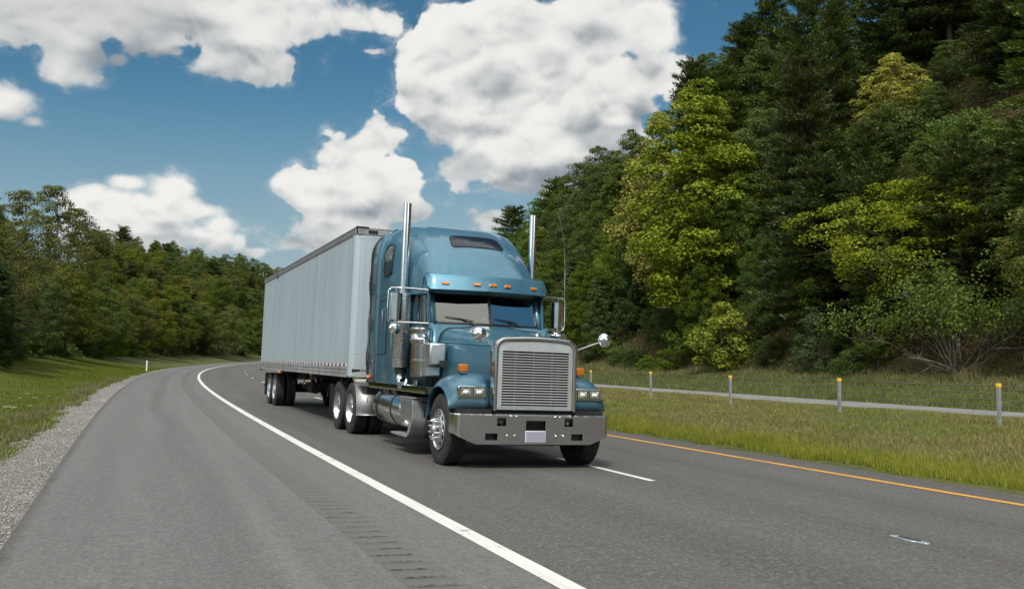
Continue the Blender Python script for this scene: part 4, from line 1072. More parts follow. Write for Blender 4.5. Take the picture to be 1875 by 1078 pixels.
    mb = MB(); mb.lathe([(-.06,.001),(-.06,.096),(-.05,.104),(-.034,.104),(-.01,.098),(.025,.074),(.045,.040),(.055,.001)], (1.0, sd*.965, 1.87), 'x', 32); mb.build('mirror_bowl', 'chrome', hm, smooth=60)
    # tank, straps
    X0, X1, Y, Z, r = -3.98, -2.02, sd*.93, .675, .315
    mb = MB(); mb.lathe([(X0,.001),(X0,.19),(X0+.015,.27),(X0+.05,r-.01),(X0+.08,r),(X1-.08,r),(X1-.05,r-.01),(X1-.015,.27),(X1,.19),(X1,.001)], (0, Y, Z), 'x', 48); tk = mb.build('fuel_tank', 'tank_metal', trk, smooth=40)
    for xx in (-3.66, -2.62):
        mb = MB(); mb.lathe([(xx-.03, r+.002), (xx-.03, r+.008), (xx+.03, r+.008), (xx+.03, r+.002)], (0, Y, Z), 'x', 48); mb.build('tank_strap', 'black', tk)
    mb = MB(); mb.cyl((-2.75, Y+sd*.17, Z+.24), (-2.75, Y+sd*.22, Z+.315), .06, n=18); mb.tube([(-2.82,Y+sd*.22,Z+.31),(-2.68,Y+sd*.22,Z+.325)], .02, 6); mb.build('fuel_cap', 'steel_dark', tk)
    mb = MB()
    for xx in (-3.55, -3.35): mb.box(xx-.05, xx+.05, sd*1.02, sd*1.14, .90, 1.0)
    mb.each('hanger', 'dull_aluminium', tk, bevel=.01)
    # battery box and step
    mb = MB(); mb.box(-2.0, -1.30, sd*.86, sd*1.235, .535, .885); bb = mb.build('battery_box', 'tread_plate', trk, bevel=.008)
    mb = MB()
    for i in range(10): z = .57 + i*.030; mb.box(-1.99, -1.31, sd*1.235, sd*1.247, z, z+.014)
    mb.build('step_ribs', 'aluminium', bb)
    mb = MB(); mb.tube([(-1.295, sd*1.03, .84), (-1.28, sd*1.03, .82), (-1.28, sd*1.03, .60), (-1.295, sd*1.03, .58)], .014, 6); mb.box(-1.30,-1.285, sd*.98, sd*1.08, .82,.85); mb.box(-1.30,-1.285, sd*.98, sd*1.08, .57,.6); mb.build('rubber_latch', 'black', bb)
    mb = MB(); mb.box(-2.02, -1.28, sd*.86, sd*1.25, .888, .905); mb.build('lid', 'tread_plate', bb, bevel=.004)
    mb = MB(); st = [(-1.30, .535), (-1.29, .52), (-1.33, .42), (-1.42, .345), (-1.55, .31), (-1.75, .30), (-2.35, .30), (-2.35, .265), (-1.55, .265), (-1.35, .29), (-1.18, .36), (-1.10, .50), (-1.10, .535)]
    # tread plate with its curved front bracket
    mb.box(-2.42, -1.62, sd*.93, sd*1.27, .275, .305)
    mb.rows([[(x, sd*y, z) for x, z in ((-1.64, .29), (-1.50, .30), (-1.40, .35), (-1.34, .43), (-1.31, .54))] for y in (.88, 1.27)])
    mb.rows([[(x, sd*1.27, z) for x, z in ((-1.64, .275), (-1.45, .275), (-1.27, .36), (-1.16, .54))], [(x, sd*1.27, z) for x, z in ((-1.64, .305), (-1.50, .305), (-1.40, .36), (-1.31, .54))]])
    mb.rows([[(x, sd*y, z) for x, z in ((-1.64, .275), (-1.45, .275), (-1.27, .36), (-1.16, .54), (-1.16,.60))] for y in (.88, 1.272)])
    mb.build('lower_step', 'tread_plate', bb, smooth=40)
    # mud flap behind front wheel, quarter fender ahead of the drive wheels
    mb = MB(); mb.rows([[(-.70 - .02*i, sd*y, .62 - .1*i) for i in range(4)] for y in (.86, 1.19)]); mb.build('mud_flap', 'sheet_rubber', trk, solid=.012)
    mb = MB(); rows = []
    for a in np.linspace(-8, 62, 9): rows.append([(-5.98 + .60*math.cos(R(a)), sd*y, .50 + .60*math.sin(R(a))) for y in (.58, .9, 1.22)])
    rows.insert(0, [(p[0]+.04, p[1], p[2]-.02) for p in rows[0]])
    mb.rows(rows); qf = mb.build('quarter_fender', 'dull_aluminium', trk, smooth=40, solid=.006)
    mb = MB()
    for yy in (.72, 1.05): mb.tube([(-5.34, sd*yy, .98), (-5.33, sd*yy, .74)], .010, 6)
    mb.tube([(-5.36, sd*.45, .97), (-5.36, sd*1.16, .97)], .022, 8); mb.build('fender_bracket', 'steel_dark', qf)
    mb = MB(); mb.box(-5.62, -5.30, sd*.60, sd*1.22, 1.045, 1.10); mb.build('deck_plate', 'deck_white', trk, bevel=.006)
    mb = MB(); mb.box(-8.02, -8.0, sd*.6, sd*1.24, .25, .95); mb.build('mud_flap', 'sheet_rubber', trk)
mb = MB(); mb.tube([(-1.80, 1.565, 2.64), (-1.80, 1.56, 3.15)], [.007, .005], 6); mb.tube([(-1.80, 1.56, 3.15), (-1.80, 1.53, 3.6), (-1.80, 1.46, 3.95), (-1.80, 1.40, 4.14), (-1.80, 1.42, 4.22), (-1.80, 1.46, 4.25)], [.0035, .003, .0025, .002, .002, .002], 5)
P(mb, 'antenna', 'aluminium')
mb = MB(); mb.box(-5.2, -3.87, -.4, .4, .935, .965); P(mb, 'deck', 'tread_plate')
mb = MB()
for yy, z0 in ((-.25, 1.9), (0, 1.8), (.25, 1.9)): mb.tube([(-3.87, yy, z0), (-4.3, yy*1.1, 1.35), (-5.0, yy*1.3, 1.15), (-5.7, yy*1.5, 1.5), (-6.05, yy*1.6, 1.7)], .018, 6)
mb.each('air_hose', 'black', trk)

# ------------------------------------------------------------------ trailer
RM = frame_matrix(22.5, 2.63, 21.4)
trl = tag(empty('box_trailer', mat=RM), 'long pale grey box trailer with streaked sides coupled behind the blue tractor', 'trailer')
X0, X1, YW, ZB, ZT = -11.88, 2.86, 1.295, 1.30, 4.06
def Q(mb, name, mat, parent=None, **k): return mb.build(name, mat, trl if parent is None else parent, **k)
mb = MB(); mb.box(X0+.05, X1-.14, -YW, YW, ZB, ZT); Q(mb, 'body', 'trailer_skin')
mb = MB(); fw = []
for (x, y) in ((X1-.14, -YW-.006), (X1-.10, -YW-.004), (X1-.03, -YW+.05), (X1-.005, -YW+.13), (X1, -YW+.2), (X1, 0), (X1, YW-.2), (X1-.005, YW-.13), (X1-.03, YW-.05), (X1-.10, YW+.004), (X1-.14, YW+.006)): fw.append([(x, y, z) for z in (1.13, 1.3, 2.5, 4.06)])
mb.rows(fw); fp = Q(mb, 'front_wall', 'trailer_white', smooth=50)
for sd in (-1, 1):
    mb = MB(); mb.rows([[(x, sd*y, z) for z in (1.15, 4.06)] for x, y in ((X1-.30, YW+.004), (X1-.29, YW+.012), (X1-.12, YW+.012), (X1-.09, YW+.004), (X1-.02, YW-.05), (X1-.006, YW-.10), (X1-.006, YW-.12))])
    Q(mb, 'corner_post', 'trailer_white', fp, smooth=40)
mb = MB()
for i in range(33):
    for yy in (-.95, -.55): mb.lathe([(X1-.002,.010),(X1+.004,.006),(X1+.0045,.0005)], (0, yy, 1.25+i*.087), 'x', 6)
Q(mb, 'rivets', 'trailer_white', fp)
mb = MB()
for sd in (-1, 1):
    mb.box(X0, X1-.06, sd*(YW-.02), sd*(YW+.020), 4.065, 4.20); mb.box(X0, X1-.05, sd*(YW-.02), sd*(YW+.030), 4.185, 4.205)
mb.box(X1-.055, X1+.012, -YW+.03, YW-.03, 4.065, 4.20); mb.box(X1-.05, X1+.02, -YW+.02, YW-.02, 4.19, 4.212)
tr_ = Q(mb, 'top_rail', 'rail_metal', bevel=.006)
mb = MB()
for yy in (-1.0, -.9, -.55, .5, .95): mb.box(X1+.012, X1+.022, yy-.05, yy+.05, 4.09, 4.16)
for yy in (-1.02, -.93, -.6): mb.lathe([(X1+.012,.012),(X1+.03,.012),(X1+.031,.001)], (0, yy, 4.12), 'x', 8)
mb.box(X1-.06, X1+.03, -YW-.01, -YW+.25, 4.2, 4.225); mb.box(-8.6, -8.5, -YW-.035, -YW-.02, 3.98, 4.12); mb.each('bracket', 'black', tr_)
mb = MB(); mb.box(X0, X1-.03, -YW+.02, YW-.02, 4.17, 4.19); Q(mb, 'roof', 'deck_white')
mb = MB()
for sd in (-1, 1):
    mb.box(X0, X1-.31, sd*(YW-.03), sd*(YW+.012), 1.12, 1.33); mb.box(X0, X1-.31, sd*(YW+.010), sd*(YW+.024), 1.285, 1.305); mb.box(X0, X1-.31, sd*(YW+.010), sd*(YW+.022), 1.205, 1.215); mb.box(X0, X1-.31, sd*(YW+.010), sd*(YW+.028), 1.12, 1.138)
br_ = Q(mb, 'bottom_rail', 'rail_light')
mb = MB()
for sd in (-1, 1): mb.box(X0+.02, X1-.20, sd*(YW+.000), sd*(YW+.0045), 1.345, 1.40)
mb.each('reflective_tape', 'reflective_tape', trl)
mb = MB()
for x in np.arange(X0+.3, X1-.2, .31): mb.box(x-.02, x+.02, -YW+.04, YW-.04, 1.14, 1.24)
mb.box(X0, X1, -YW+.04, YW-.04, 1.24, 1.29); mb.box(.9, X1-.1, -1.0, 1.0, 1.10, 1.14)
for sd in (-1, 1): mb.box(X0+.2, -7.0, sd*.48-.06, sd*.48+.06, .88, 1.14)
for xx in (-8.75, -9.98):
    mb.cyl((xx, -.95, .5), (xx, .95, .5), .065); 
    for sd in (-1, 1): mb.tube([(xx-.5, sd*.48, .70), (xx, sd*.48, .60), (xx+.5, sd*.48, .70)], .05, 8); mb.box(xx-.62, xx-.5, sd*.42, sd*.54, .66, .9); mb.cyl((xx+.18, sd*.28, .55), (xx+.42, sd*.28, .62), .09, n=14)
Q(mb, 'underframe', 'chassis')
mb = MB()
for y in (-.35, .35): mb.cyl((-7.0, y, .62), (-6.2, y, .62), .14, n=18)
mb.box(-7.2, -6.0, -.5, .5, .72, .80); mb.tube([(-6.6,-.6,.95),(-6.0,-.8,.7),(-5.3,-.8,.66),(-4.6,-.7,1.0)], .015, 6); mb.tube([(-6.8,-1.0,1.1),(-6.5,-1.0,.78),(-6.1,-1.0,.78),(-5.9,-.9,1.05)], .012, 6); Q(mb, 'air_tanks', 'chassis')
for xx in (-8.75, -9.98):
    for sd in (-1, 1): dual_wheel(trl, xx, sd, white=True)
mb = MB()
for sd in (-1, 1):
    mb.box(-.42, -.30, sd*.75-.06, sd*.75+.06, .38, 1.14); mb.box(-.52, -.20, sd*.75-.14, sd*.75+.14, .35, .38); mb.tube([(-.36, sd*.75, .55), (-1.0, sd*.45, 1.1)], .03, 6); mb.tube([(-.36, sd*.75, .60), (.25, sd*.75, 1.12)], .03, 6)
mb.tube([(-.36,-.9,.8),(-.36,.9,.8)], .025, 8); mb.tube([(-.36, -.82, .9), (-.36, -1.1, .88), (-.36,-1.12,.62)], .014, 6)
Q(mb, 'landing_gear', 'chassis')
mb = MB(); mb.tube([(X0+.1, -1.15, .56), (X0+.1, 1.15, .56)], .055, 4)
for sd in (-1, 1): mb.box(X0+.05, X0+.13, sd*.5-.04, sd*.5+.04, .55, 1.13)
Q(mb, 'rear_guard', 'steel_dark')
mb = MB()
for sd in (-1, 1): mb.box(-10.75, -10.73, sd*.62, sd*1.26, .28, 1.0)
mb.each('mud_flap', 'sheet_rubber', trl)
for xx, mt in ((-6.9, 'amber'), (X0+.15, 'red_lens')):
    mb = MB(); mb.box(xx-.05, xx+.05, -YW-.015, -YW+.03, 1.055, 1.115); Q(mb, 'marker_lamp', mt, bevel=.01)
mb = MB()
for sd in (-1, 1): mb.box(X0-.0, X0+.045, sd*.015, sd*(YW-.03), 1.16, 4.05)
rd = mb.each('rear_door', 'trailer_white', trl)
mb = MB()
for yy in (-.9,-.35,.35,.9): mb.tube([(X0-.03, yy, 1.2), (X0-.03, yy, 4.0)], .014, 6)
for o_ in mb.each('lock_rod', 'steel_dark'): o_.parent = rd[0] if o_.data.vertices[0].co.y < 0 else rd[1]

# ------------------------------------------------------------------ foliage materials
def mat_leaf(name, dark, light, accent=None, acc=0.0, transl=0.42, hue=0.06):
    m, t, b, o = new_mat(name)
    at = t.nodes.new('ShaderNodeAttribute'); at.attribute_name = 'tint'; f = N(t, at.outputs['Fac'])
    oi = t.nodes.new('ShaderNodeObjectInfo'); rnd = N(t, oi.outputs['Random'])
    c = mixc(t, f, dark, light)
    if accent: c = mixc(t, (f * 7.31 + rnd)._m('FRACT').ss(1 - acc, 1.0 - acc * .6), c, accent)
    hs = t.nodes.new('ShaderNodeHueSaturation'); t.links.new(c, hs.inputs['Color'])
    L(t, rnd * (hue * .4) + (0.5 - hue * .2), hs.inputs['Hue']); L(t, (rnd * 5.7)._m('FRACT') * 0.5 + 0.75, hs.inputs['Value']); L(t, (rnd * 9.1)._m('FRACT') * 0.25 + 0.85, hs.inputs['Saturation'])
    t.links.new(hs.outputs[0], b.inputs['Base Color']); b.inputs['Roughness'].default_value = 0.5; b.inputs['Specular IOR Level'].default_value = 0.12
    tr = t.nodes.new('ShaderNodeBsdfTranslucent'); t.links.new(mixc(t, 0.5, hs.outputs[0], (0.10, 0.13, 0.02)), tr.inputs[0])
    mx = t.nodes.new('ShaderNodeMixShader'); mx.inputs[0].default_value = transl
    t.links.new(b.outputs[0], mx.inputs[1]); t.links.new(tr.outputs[0], mx.inputs[2]); t.links.new(mx.outputs[0], o.inputs[0])
mat_leaf('leaf_mid', (0.054, 0.092, 0.013), (0.150, 0.215, 0.034), (0.20, 0.19, 0.03), .04)
mat_leaf('leaf_dark', (0.046, 0.082, 0.015), (0.122, 0.178, 0.038), (0.15, 0.17, 0.03), .04)
mat_leaf('leaf_olive', (0.070, 0.088, 0.014), (0.180, 0.200, 0.036), (0.26, 0.18, 0.035), .07)
mat_leaf('leaf_yellowgreen', (0.150, 0.195, 0.022), (0.355, 0.405, 0.070), (0.40, 0.38, 0.05), .03, hue=.03)
mat_leaf('grass_lush', (0.090, 0.128, 0.022), (0.235, 0.275, 0.056), (0.26, 0.25, 0.08), .06, hue=0)
mat_leaf('leaf_yellow', (0.23, 0.24, 0.03), (0.50, 0.48, 0.075), (0.48, 0.33, 0.05), .06, hue=.02)
mat_leaf('leaf_blue', (0.046, 0.078, 0.024), (0.120, 0.175, 0.062), (0.14, 0.17, 0.09), .05, hue=.04)
mat_leaf('leaf_pine', (0.046, 0.074, 0.017), (0.124, 0.166, 0.042), (0.10, 0.09, 0.03), .04, transl=.2, hue=.05)
mat_leaf('grass_green', (0.105, 0.138, 0.024), (0.265, 0.300, 0.066), (0.20, 0.17, 0.07), .12, hue=0)
mat_leaf('grass_bright', (0.20, 0.235, 0.034), (0.44, 0.46, 0.085), (0.24, 0.21, 0.08), .10, hue=0)
mat_leaf('grass_dry', (0.165, 0.155, 0.050), (0.36, 0.325, 0.13), (0.22, 0.17, 0.09), .2, hue=0)
simple('bark', (0.055, 0.045, 0.036), 0.9, var=0.5, vscale=3, bmp=0.5, bscale=12)
simple('bark_pale', (0.22, 0.20, 0.175), 0.85, var=0.4, vscale=5, bmp=0.4, bscale=14)
simple('twig_pale', (0.17, 0.165, 0.15), 0.8, var=0.35, vscale=4)

# ------------------------------------------------------------------ foliage builders
def unit(v): return v / (np.linalg.norm(v, axis=1, keepdims=True) + 1e-9)
def leaf_quads(C, Nn, ln, wd, r):
    """diamond leaves at C facing Nn"""
    n = len(C); rv = r.normal(size=(n, 3)); A = unit(np.cross(Nn, rv)); B = np.cross(Nn, A)
    l = (ln * r.uniform(.65, 1.3, n))[:, None]; w = (wd * r.uniform(.7, 1.25, n))[:, None]
    V = np.empty((n, 4, 3)); V[:, 0] = C - A*l*.5; V[:, 1] = C + B*w*.5 + Nn*w*.12; V[:, 2] = C + A*l*.5; V[:, 3] = C - B*w*.5 + Nn*w*.12
    return V.reshape(-1, 3), np.arange(n*4).reshape(n, 4)
def tube_np(pts, rs, n=6):
    mb = MB(); mb.tube([tuple(p) for p in pts], list(rs), n); return mb
def clumps_crown(r, H, h0, prof, R0, n_clump, per, leaf, cr=.62, shell=.55, lobes=3.5, flat=.75, drop=0.0):
    """crown of n_clump leaf clumps inside the envelope prof(t)*R0; returns leaf centres, normals, clump tint"""
    C = []; 
    ph = r.uniform(0, 6.28, 6)
    while len(C) < n_clump:
        t_ = r.uniform(0, 1); a = r.uniform(0, 2*math.pi)
        rad = prof(t_) * R0 * (1 + .22*math.sin(lobes*a + ph[0] + 5*t_) + .14*math.sin(2*lobes*a + ph[1] - 9*t_))
        if r.uniform() > rad / R0 + .12: continue
        q = rad * (r.uniform() ** shell)
        C.append((q*math.cos(a), q*math.sin(a), h0 + (H - h0)*t_))
    C = np.array(C); ax = np.array([0, 0, h0 + (H-h0)*.42])
    out = C - ax; out[:, 2] *= .8; out = unit(out)
    m = per; sz = cr * r.uniform(.6, 1.35, n_clump)
    d = unit(r.normal(size=(n_clump, m, 3)).reshape(-1, 3)).reshape(n_clump, m, 3)
    d = d + out[:, None, :]*.55 + np.array([0, 0, .35]); d = d / np.linalg.norm(d, axis=2, keepdims=True)
    rr = r.uniform(.35, 1.0, (n_clump, m, 1)) ** .6
    Pp = C[:, None, :] + d * rr * sz[:, None, None] * np.array([1.15, 1.15, flat])
    Pp[:, :, 2] -= drop * (rr[:, :, 0] * sz[:, None])
    nn = d * .7 + np.array([0, 0, .55]) + r.normal(size=(n_clump, m, 3))*.55
    nn = nn / np.linalg.norm(nn, axis=2, keepdims=True)
    tint = np.clip(r.uniform(.15, .85, (n_clump, 1)) + r.normal(size=(n_clump, m))*.22, 0, 1)
    return C, Pp.reshape(-1, 3), nn.reshape(-1, 3), tint.ravel()
def limbs(r, C, H, h0, tr, n_l=14, n=7, lean=.25, bare=0.0):
    """trunk and the limbs that reach out to some of the clumps"""
    mb = MB(); px, py = r.normal(size=2)*lean
    tp = lambda z: np.array([px*(z/H)**1.5 + .12*math.sin(z*.7+px*9), py*(z/H)**1.5 + .12*math.cos(z*.6+py*7), z])
    zz = np.linspace(-.6, H*.90, 10); mb.tube([tuple(tp(z)) for z in zz], [tr*(1.25 if i == 0 else 1)*(1 - .90*max(0, z)/H) for i, z in enumerate(zz)], 9)
    idx = r.choice(len(C), min(n_l, len(C)), replace=False)
    for i in idx:
        c = C[i]; zb = max(h0*.45, c[2] - np.hypot(c[0], c[1])*r.uniform(.5, 1.0)); zb = min(zb, H*.8); p0 = tp(zb)
        mid = p0*.5 + c*.5 + np.array([0, 0, -.12*np.hypot(c[0], c[1])]); rb = tr*(1 - .8*zb/H)*.5
        mb.tube([tuple(p0), tuple(p0*.7+mid*.3), tuple(mid), tuple(c)], [rb, rb*.8, rb*.55, rb*.18], 5)
        for _ in range(2):
            e = c + r.normal(size=3)*np.array([.8, .8, .5]); mb.tube([tuple(mid*.4+c*.6), tuple(e)], [rb*.32, rb*.08], 4)
    return mb
PROTO = {}
def make_proto(key, mbt, tmat, V, F, tint, lmat):
    me_t = bpy.data.meshes.new(key + '_trunk'); me_t.from_pydata(mbt.v, [], mbt.f); me_t.materials.append(MATS[tmat]); me_t.shade_smooth()
    me_c = np_mesh(key + '_crown', V, F, lmat, attrs={'tint': tint}, link=False)
    PROTO[key] = (me_t, me_c)
def broad(key, seed, H, h0, R0, prof, n_clump, per, leaf, lmat, tmat='bark', tr=.16, n_l=16, **k):
    r = np.random.default_rng(seed)
    C, Pp, nn, ti = clumps_crown(r, H, h0, prof, R0, n_clump, per, leaf, **k)
    V, F = leaf_quads(Pp, nn, leaf, leaf*.72, r)
    make_proto(key, limbs(r, C, H, h0, tr, n_l), tmat, V, F, ti, lmat)
oval = lambda t_: max(.05, math.sin(math.pi*min(1, (t_*.93+.07)))**.6 * (1.05 - .45*t_))
cone = lambda t_: max(.05, (1 - t_)**.75 * min(1, .45 + t_*4.5))
dome = lambda t_: max(.08, (1 - t_**2.2)**.55 * min(1, .55 + t_*2.4))
vase = lambda t_: max(.1, min(1, .35 + 1.1*t_) * (1 - t_**4)**.5)
# unit trees are built at their natural size (metres)
broad('poplar', 11, 17, 2.0, 3.9, oval, 330, 120, .22, 'leaf_yellowgreen', 'bark_pale', .22, 22, cr=.72, shell=.42, lobes=4)
broad('oak', 12, 13, 2.6, 4.3, dome, 260, 120, .19, 'leaf_mid', tr=.20, cr=.80, shell=.45, lobes=3)
broad('maple', 13, 14, 1.2, 3.6, oval, 270, 115, .19, 'leaf_mid', tr=.17, cr=.70, shell=.45, lobes=5)
broad('column', 14, 14, .6, 2.8, oval, 260, 120, .19, 'leaf_blue', tr=.15, cr=.62, shell=.42, lobes=3)
broad('darkoak', 15, 13, 2.0, 3.9, dome, 250, 115, .19, 'leaf_dark', tr=.19, cr=.78, shell=.45, lobes=4)
broad('olive', 16, 12, 2.4, 4.0, dome, 230, 110, .18, 'leaf_olive', tr=.17, cr=.74, shell=.45, lobes=3.5)
broad('yellow', 17, 11, 2.0, 3.0, oval, 170, 95, .20, 'leaf_yellow', 'bark_pale', .13, 16, cr=.62, shell=.5, lobes=4)
broad('spread', 18, 9, 2.4, 4.4, vase, 230, 95, .15, 'leaf_yellowgreen', 'bark', .13, 26, cr=.62, shell=.6, lobes=3)
broad('sparse', 19, 13, 2.8, 3.6, dome, 190, 80, .17, 'leaf_olive', 'bark', .14, 60, cr=.62, shell=.5, lobes=4)
broad('sapling', 20, 6, 1.4, 1.6, oval, 60, 80, .15, 'leaf_mid', 'bark', .06, 12, cr=.42)
broad('shrub', 21, 2.4, .1, 1.7, dome, 60, 90, .13, 'leaf_mid', 'bark', .04, 10, cr=.42, shell=.5)
broad('shrubdark', 22, 2.6, .1, 1.8, dome, 60, 90, .14, 'leaf_dark', 'bark', .04, 10, cr=.45, shell=.5)
broad('shrubyellow', 23, 3.2, .2, 1.5, oval, 60, 80, .14, 'leaf_yellowgreen', 'bark', .04, 10, cr=.42, shell=.5)
broad('shrubgrey', 24, 3.6, .1, 1.5, cone, 70, 110, .10, 'leaf_blue', 'bark', .05, 10, cr=.42, shell=.5)
def pine(key, seed, H, h0, R0, pw, lmat='leaf_pine', up=.1, dens=1.0):
    r = np.random.default_rng(seed); mb = MB(); tr = H*.014; lean = r.normal(size=2)*.3
    ax = lambda z: np.array([lean[0]*(z/H)**2, lean[1]*(z/H)**2, z])
    zz = np.linspace(-.6, H, 9); mb.tube([tuple(ax(z)) for z in zz], [tr*(1 - .93*max(0, z)/H) for z in zz], 8)
    Cs = []; D = []; T = []
    z = h0
    while z < H - .15:
        t_ = (z - h0)/(H - h0); nb = r.integers(4, 7); a0 = r.uniform(0, 6.28)
        for k in range(nb):
            a = a0 + 2*math.pi*k/nb + r.normal()*.25
            Ln = R0*((1 - t_)**pw)*min(1, .55 + t_*3)*r.uniform(.45, 1.2) + .2
            el_ = up + .5*t_ + r.normal()*.10
            dirv = np.array([math.cos(a)*math.cos(el_), math.sin(a)*math.cos(el_), math.sin(el_)]); p0 = ax(z)
            e = p0 + dirv*Ln + np.array([0, 0, -.07*Ln*Ln*.35*(1 - t_)])
            if Ln > .9: mb.tube([tuple(p0), tuple(p0*.5 + e*.5 + np.array([0, 0, .06*Ln])), tuple(e)], [tr*.32*(1 - t_*.6), tr*.2*(1 - t_*.6), .008], 4)
            ns = max(2, int(Ln*3.4*dens)); tint = r.uniform(.1, .8)
            for f in np.linspace(.30, 1.0, ns):
                c = p0*(1 - f) + e*f + np.array([0, 0, .06*Ln*4*f*(1 - f)]); wdt = .22 + .62*Ln*.32*(1 - abs(f - .62)*1.1)
                m = int(34*dens); lat = np.array([-math.sin(a), math.cos(a), 0])
                u = r.uniform(-1, 1, m)[:, None]*wdt; v = r.uniform(-.3, .35, m)[:, None]
                pp = c + lat*u + dirv*v + np.array([0, 0, 1])*(r.normal(size=(m, 1))*.07 + .05 - .10*np.abs(u))
                Cs.append(pp); dd = lat*np.sign(u)*.8 + dirv*.9 + r.normal(size=(m, 3))*.35 + np.array([0, 0, .25]); D.append(dd); T.append(np.clip(tint + r.normal(size=m)*.2, 0, 1))
        z += r.uniform(.34, .58)
    C = np.concatenate(Cs); D = unit(np.concatenate(D)); T = np.concatenate(T); n = len(C)
    S = unit(np.cross(D, r.normal(size=(n, 3)) * .5 + np.array([0, 0, 1]))); l = r.uniform(.16, .34, n)[:, None]; w = r.uniform(.045, .085, n)[:, None]
    V = np.empty((n, 3, 3)); V[:, 0] = C - S*w; V[:, 1] = C + S*w; V[:, 2] = C + D*l
    make_proto(key, mb, 'bark', V.reshape(-1, 3), np.arange(n*3).reshape(n, 3), T, lmat)
pine('pine_a', 31, 14, 1.2, 3.7, .42, up=.05); pine('pine_b', 32, 15, 2.4, 3.3, .36, up=.15); pine('pine_c', 33, 12, .8, 3.9, .5, up=.0)

def plant(key, s, o, h, w=1.0, rot=None, name='leafy_tree', label=None, cat='tree', group=None, dzz=-.15, natural=None, xyz=None):
    me_t, me_c = PROTO[key]; x, y, z = [float(q) for q in land(s, o)] if xyz is None else xyz
    H = NAT[key]; k = h / H
    e = empty(name, (x, y, z + dzz)); e.rotation_euler = (0, 0, random.uniform(0, 6.28) if rot is None else rot); e.scale = (k*w, k*w, k)
    tag(e, label, cat, group)
    for nm, me in (('trunk', me_t), ('crown', me_c)):
        c = bpy.data.objects.new(nm, me); COL.objects.link(c); c.parent = e
    return e
NAT = dict(poplar=17, oak=13, maple=14, column=14, darkoak=13, olive=12, yellow=11, spread=9, sparse=13, sapling=6, shrub=2.4, shrubdark=2.6, shrubyellow=3.2, shrubgrey=3.6, pine_a=14, pine_b=15, pine_c=12)
RAD = dict(poplar=3.9, oak=4.3, maple=3.6, column=2.8, darkoak=3.9, olive=4.0, yellow=3.0, spread=4.4, sparse=2.5, sapling=1.6, shrub=1.7, shrubdark=1.8, shrubyellow=1.5, shrubgrey=1.5, pine_a=3.2, pine_b=2.9, pine_c=3.4)

# ------------------------------------------------------------------ single trees that stand out
def at_px(u, o): return invert(u, o)
def hero(key, u, o, v_top, label, w=1.0, name='leafy_tree', cat='tree', group=None, vb=None):
    s = at_px(u, o); x, y, z = [float(q) for q in land(s, o)]
    zt = CAMH + y * math.tan(PITCH + math.atan((539 - v_top) / FPX)); h = max(1.0, zt - z + .15)
    plant(key, s, o, h, w, name=name, label=label, cat=cat, group=group); OCC.append((s, o, h, RAD[key]*h/NAT[key]*w))
OCC = []
hero('poplar', 1283, 37, 158, 'tall pale yellow green tree, the biggest bright crown on the slope behind the truck', 1.2)
hero('yellow', 1215, 38.5, 215, 'slim yellowing crown close beside the tall pale green tree', .8)
hero('yellow', 1645, 51, 103, 'yellow crown that pokes up alone between dark pines high on the slope', 1.45)
hero('spread', 1662, 36.5, 340, 'broad yellow green tree rising above the pale bare stems at the slope foot', 1.3)
hero('column', 1160, 37, 420, 'dense bluish green tree right behind the round hood mirror', 1.0)
hero('maple', 1285, 35.5, 450, 'full mid green tree standing in front of the tall pale crown', .85)
hero('darkoak', 1400, 36.5, 430, 'dark leafy tree at the slope foot above the middle fence posts', .85)
hero('sapling', 1607, 34.5, 520, 'thin stemmed young tree with a lone bare stem at the slope foot', .9)
hero('shrubgrey', 1488, 34, 565, 'grey green feathery bush at the foot of the slope', .9, 'shrub', 'shrub')
hero('shrubyellow', 1325, 33.8, 560, 'pale yellow green bush at the foot of the slope', 1.0, 'shrub', 'shrub')
hero('sparse', 95, -19, 345, 'tall thin leaved tree against the sky at the end of the roadside wood', 1.0)
hero('darkoak', 1722, 51.5, 150, 'dark leafy tree tucked close beside the lone yellow crown', 1.2)
hero('oak', 1752, 55, 75, 'green leafy tree on the slope just above and beyond the lone yellow crown', 1.2)
hero('sparse', 40, -20, 352, 'loose airy tree next to the thin skyline tree', 1.0)
hero('sparse', 135, -21, 385, 'lower airy tree on the trailer side of the thin skyline tree', 1.0)
hero('olive', 425, -8.8, 560, 'small round brownish green tree at the bend beside the trailer', .9)
hero('column', -8, -11.0, 475, 'pale blue green leaved tree at the near end of the roadside wood', 1.1)
hero('oak', 400, -14, 515, 'bright green round tree behind the small brownish tree at the bend', .8)

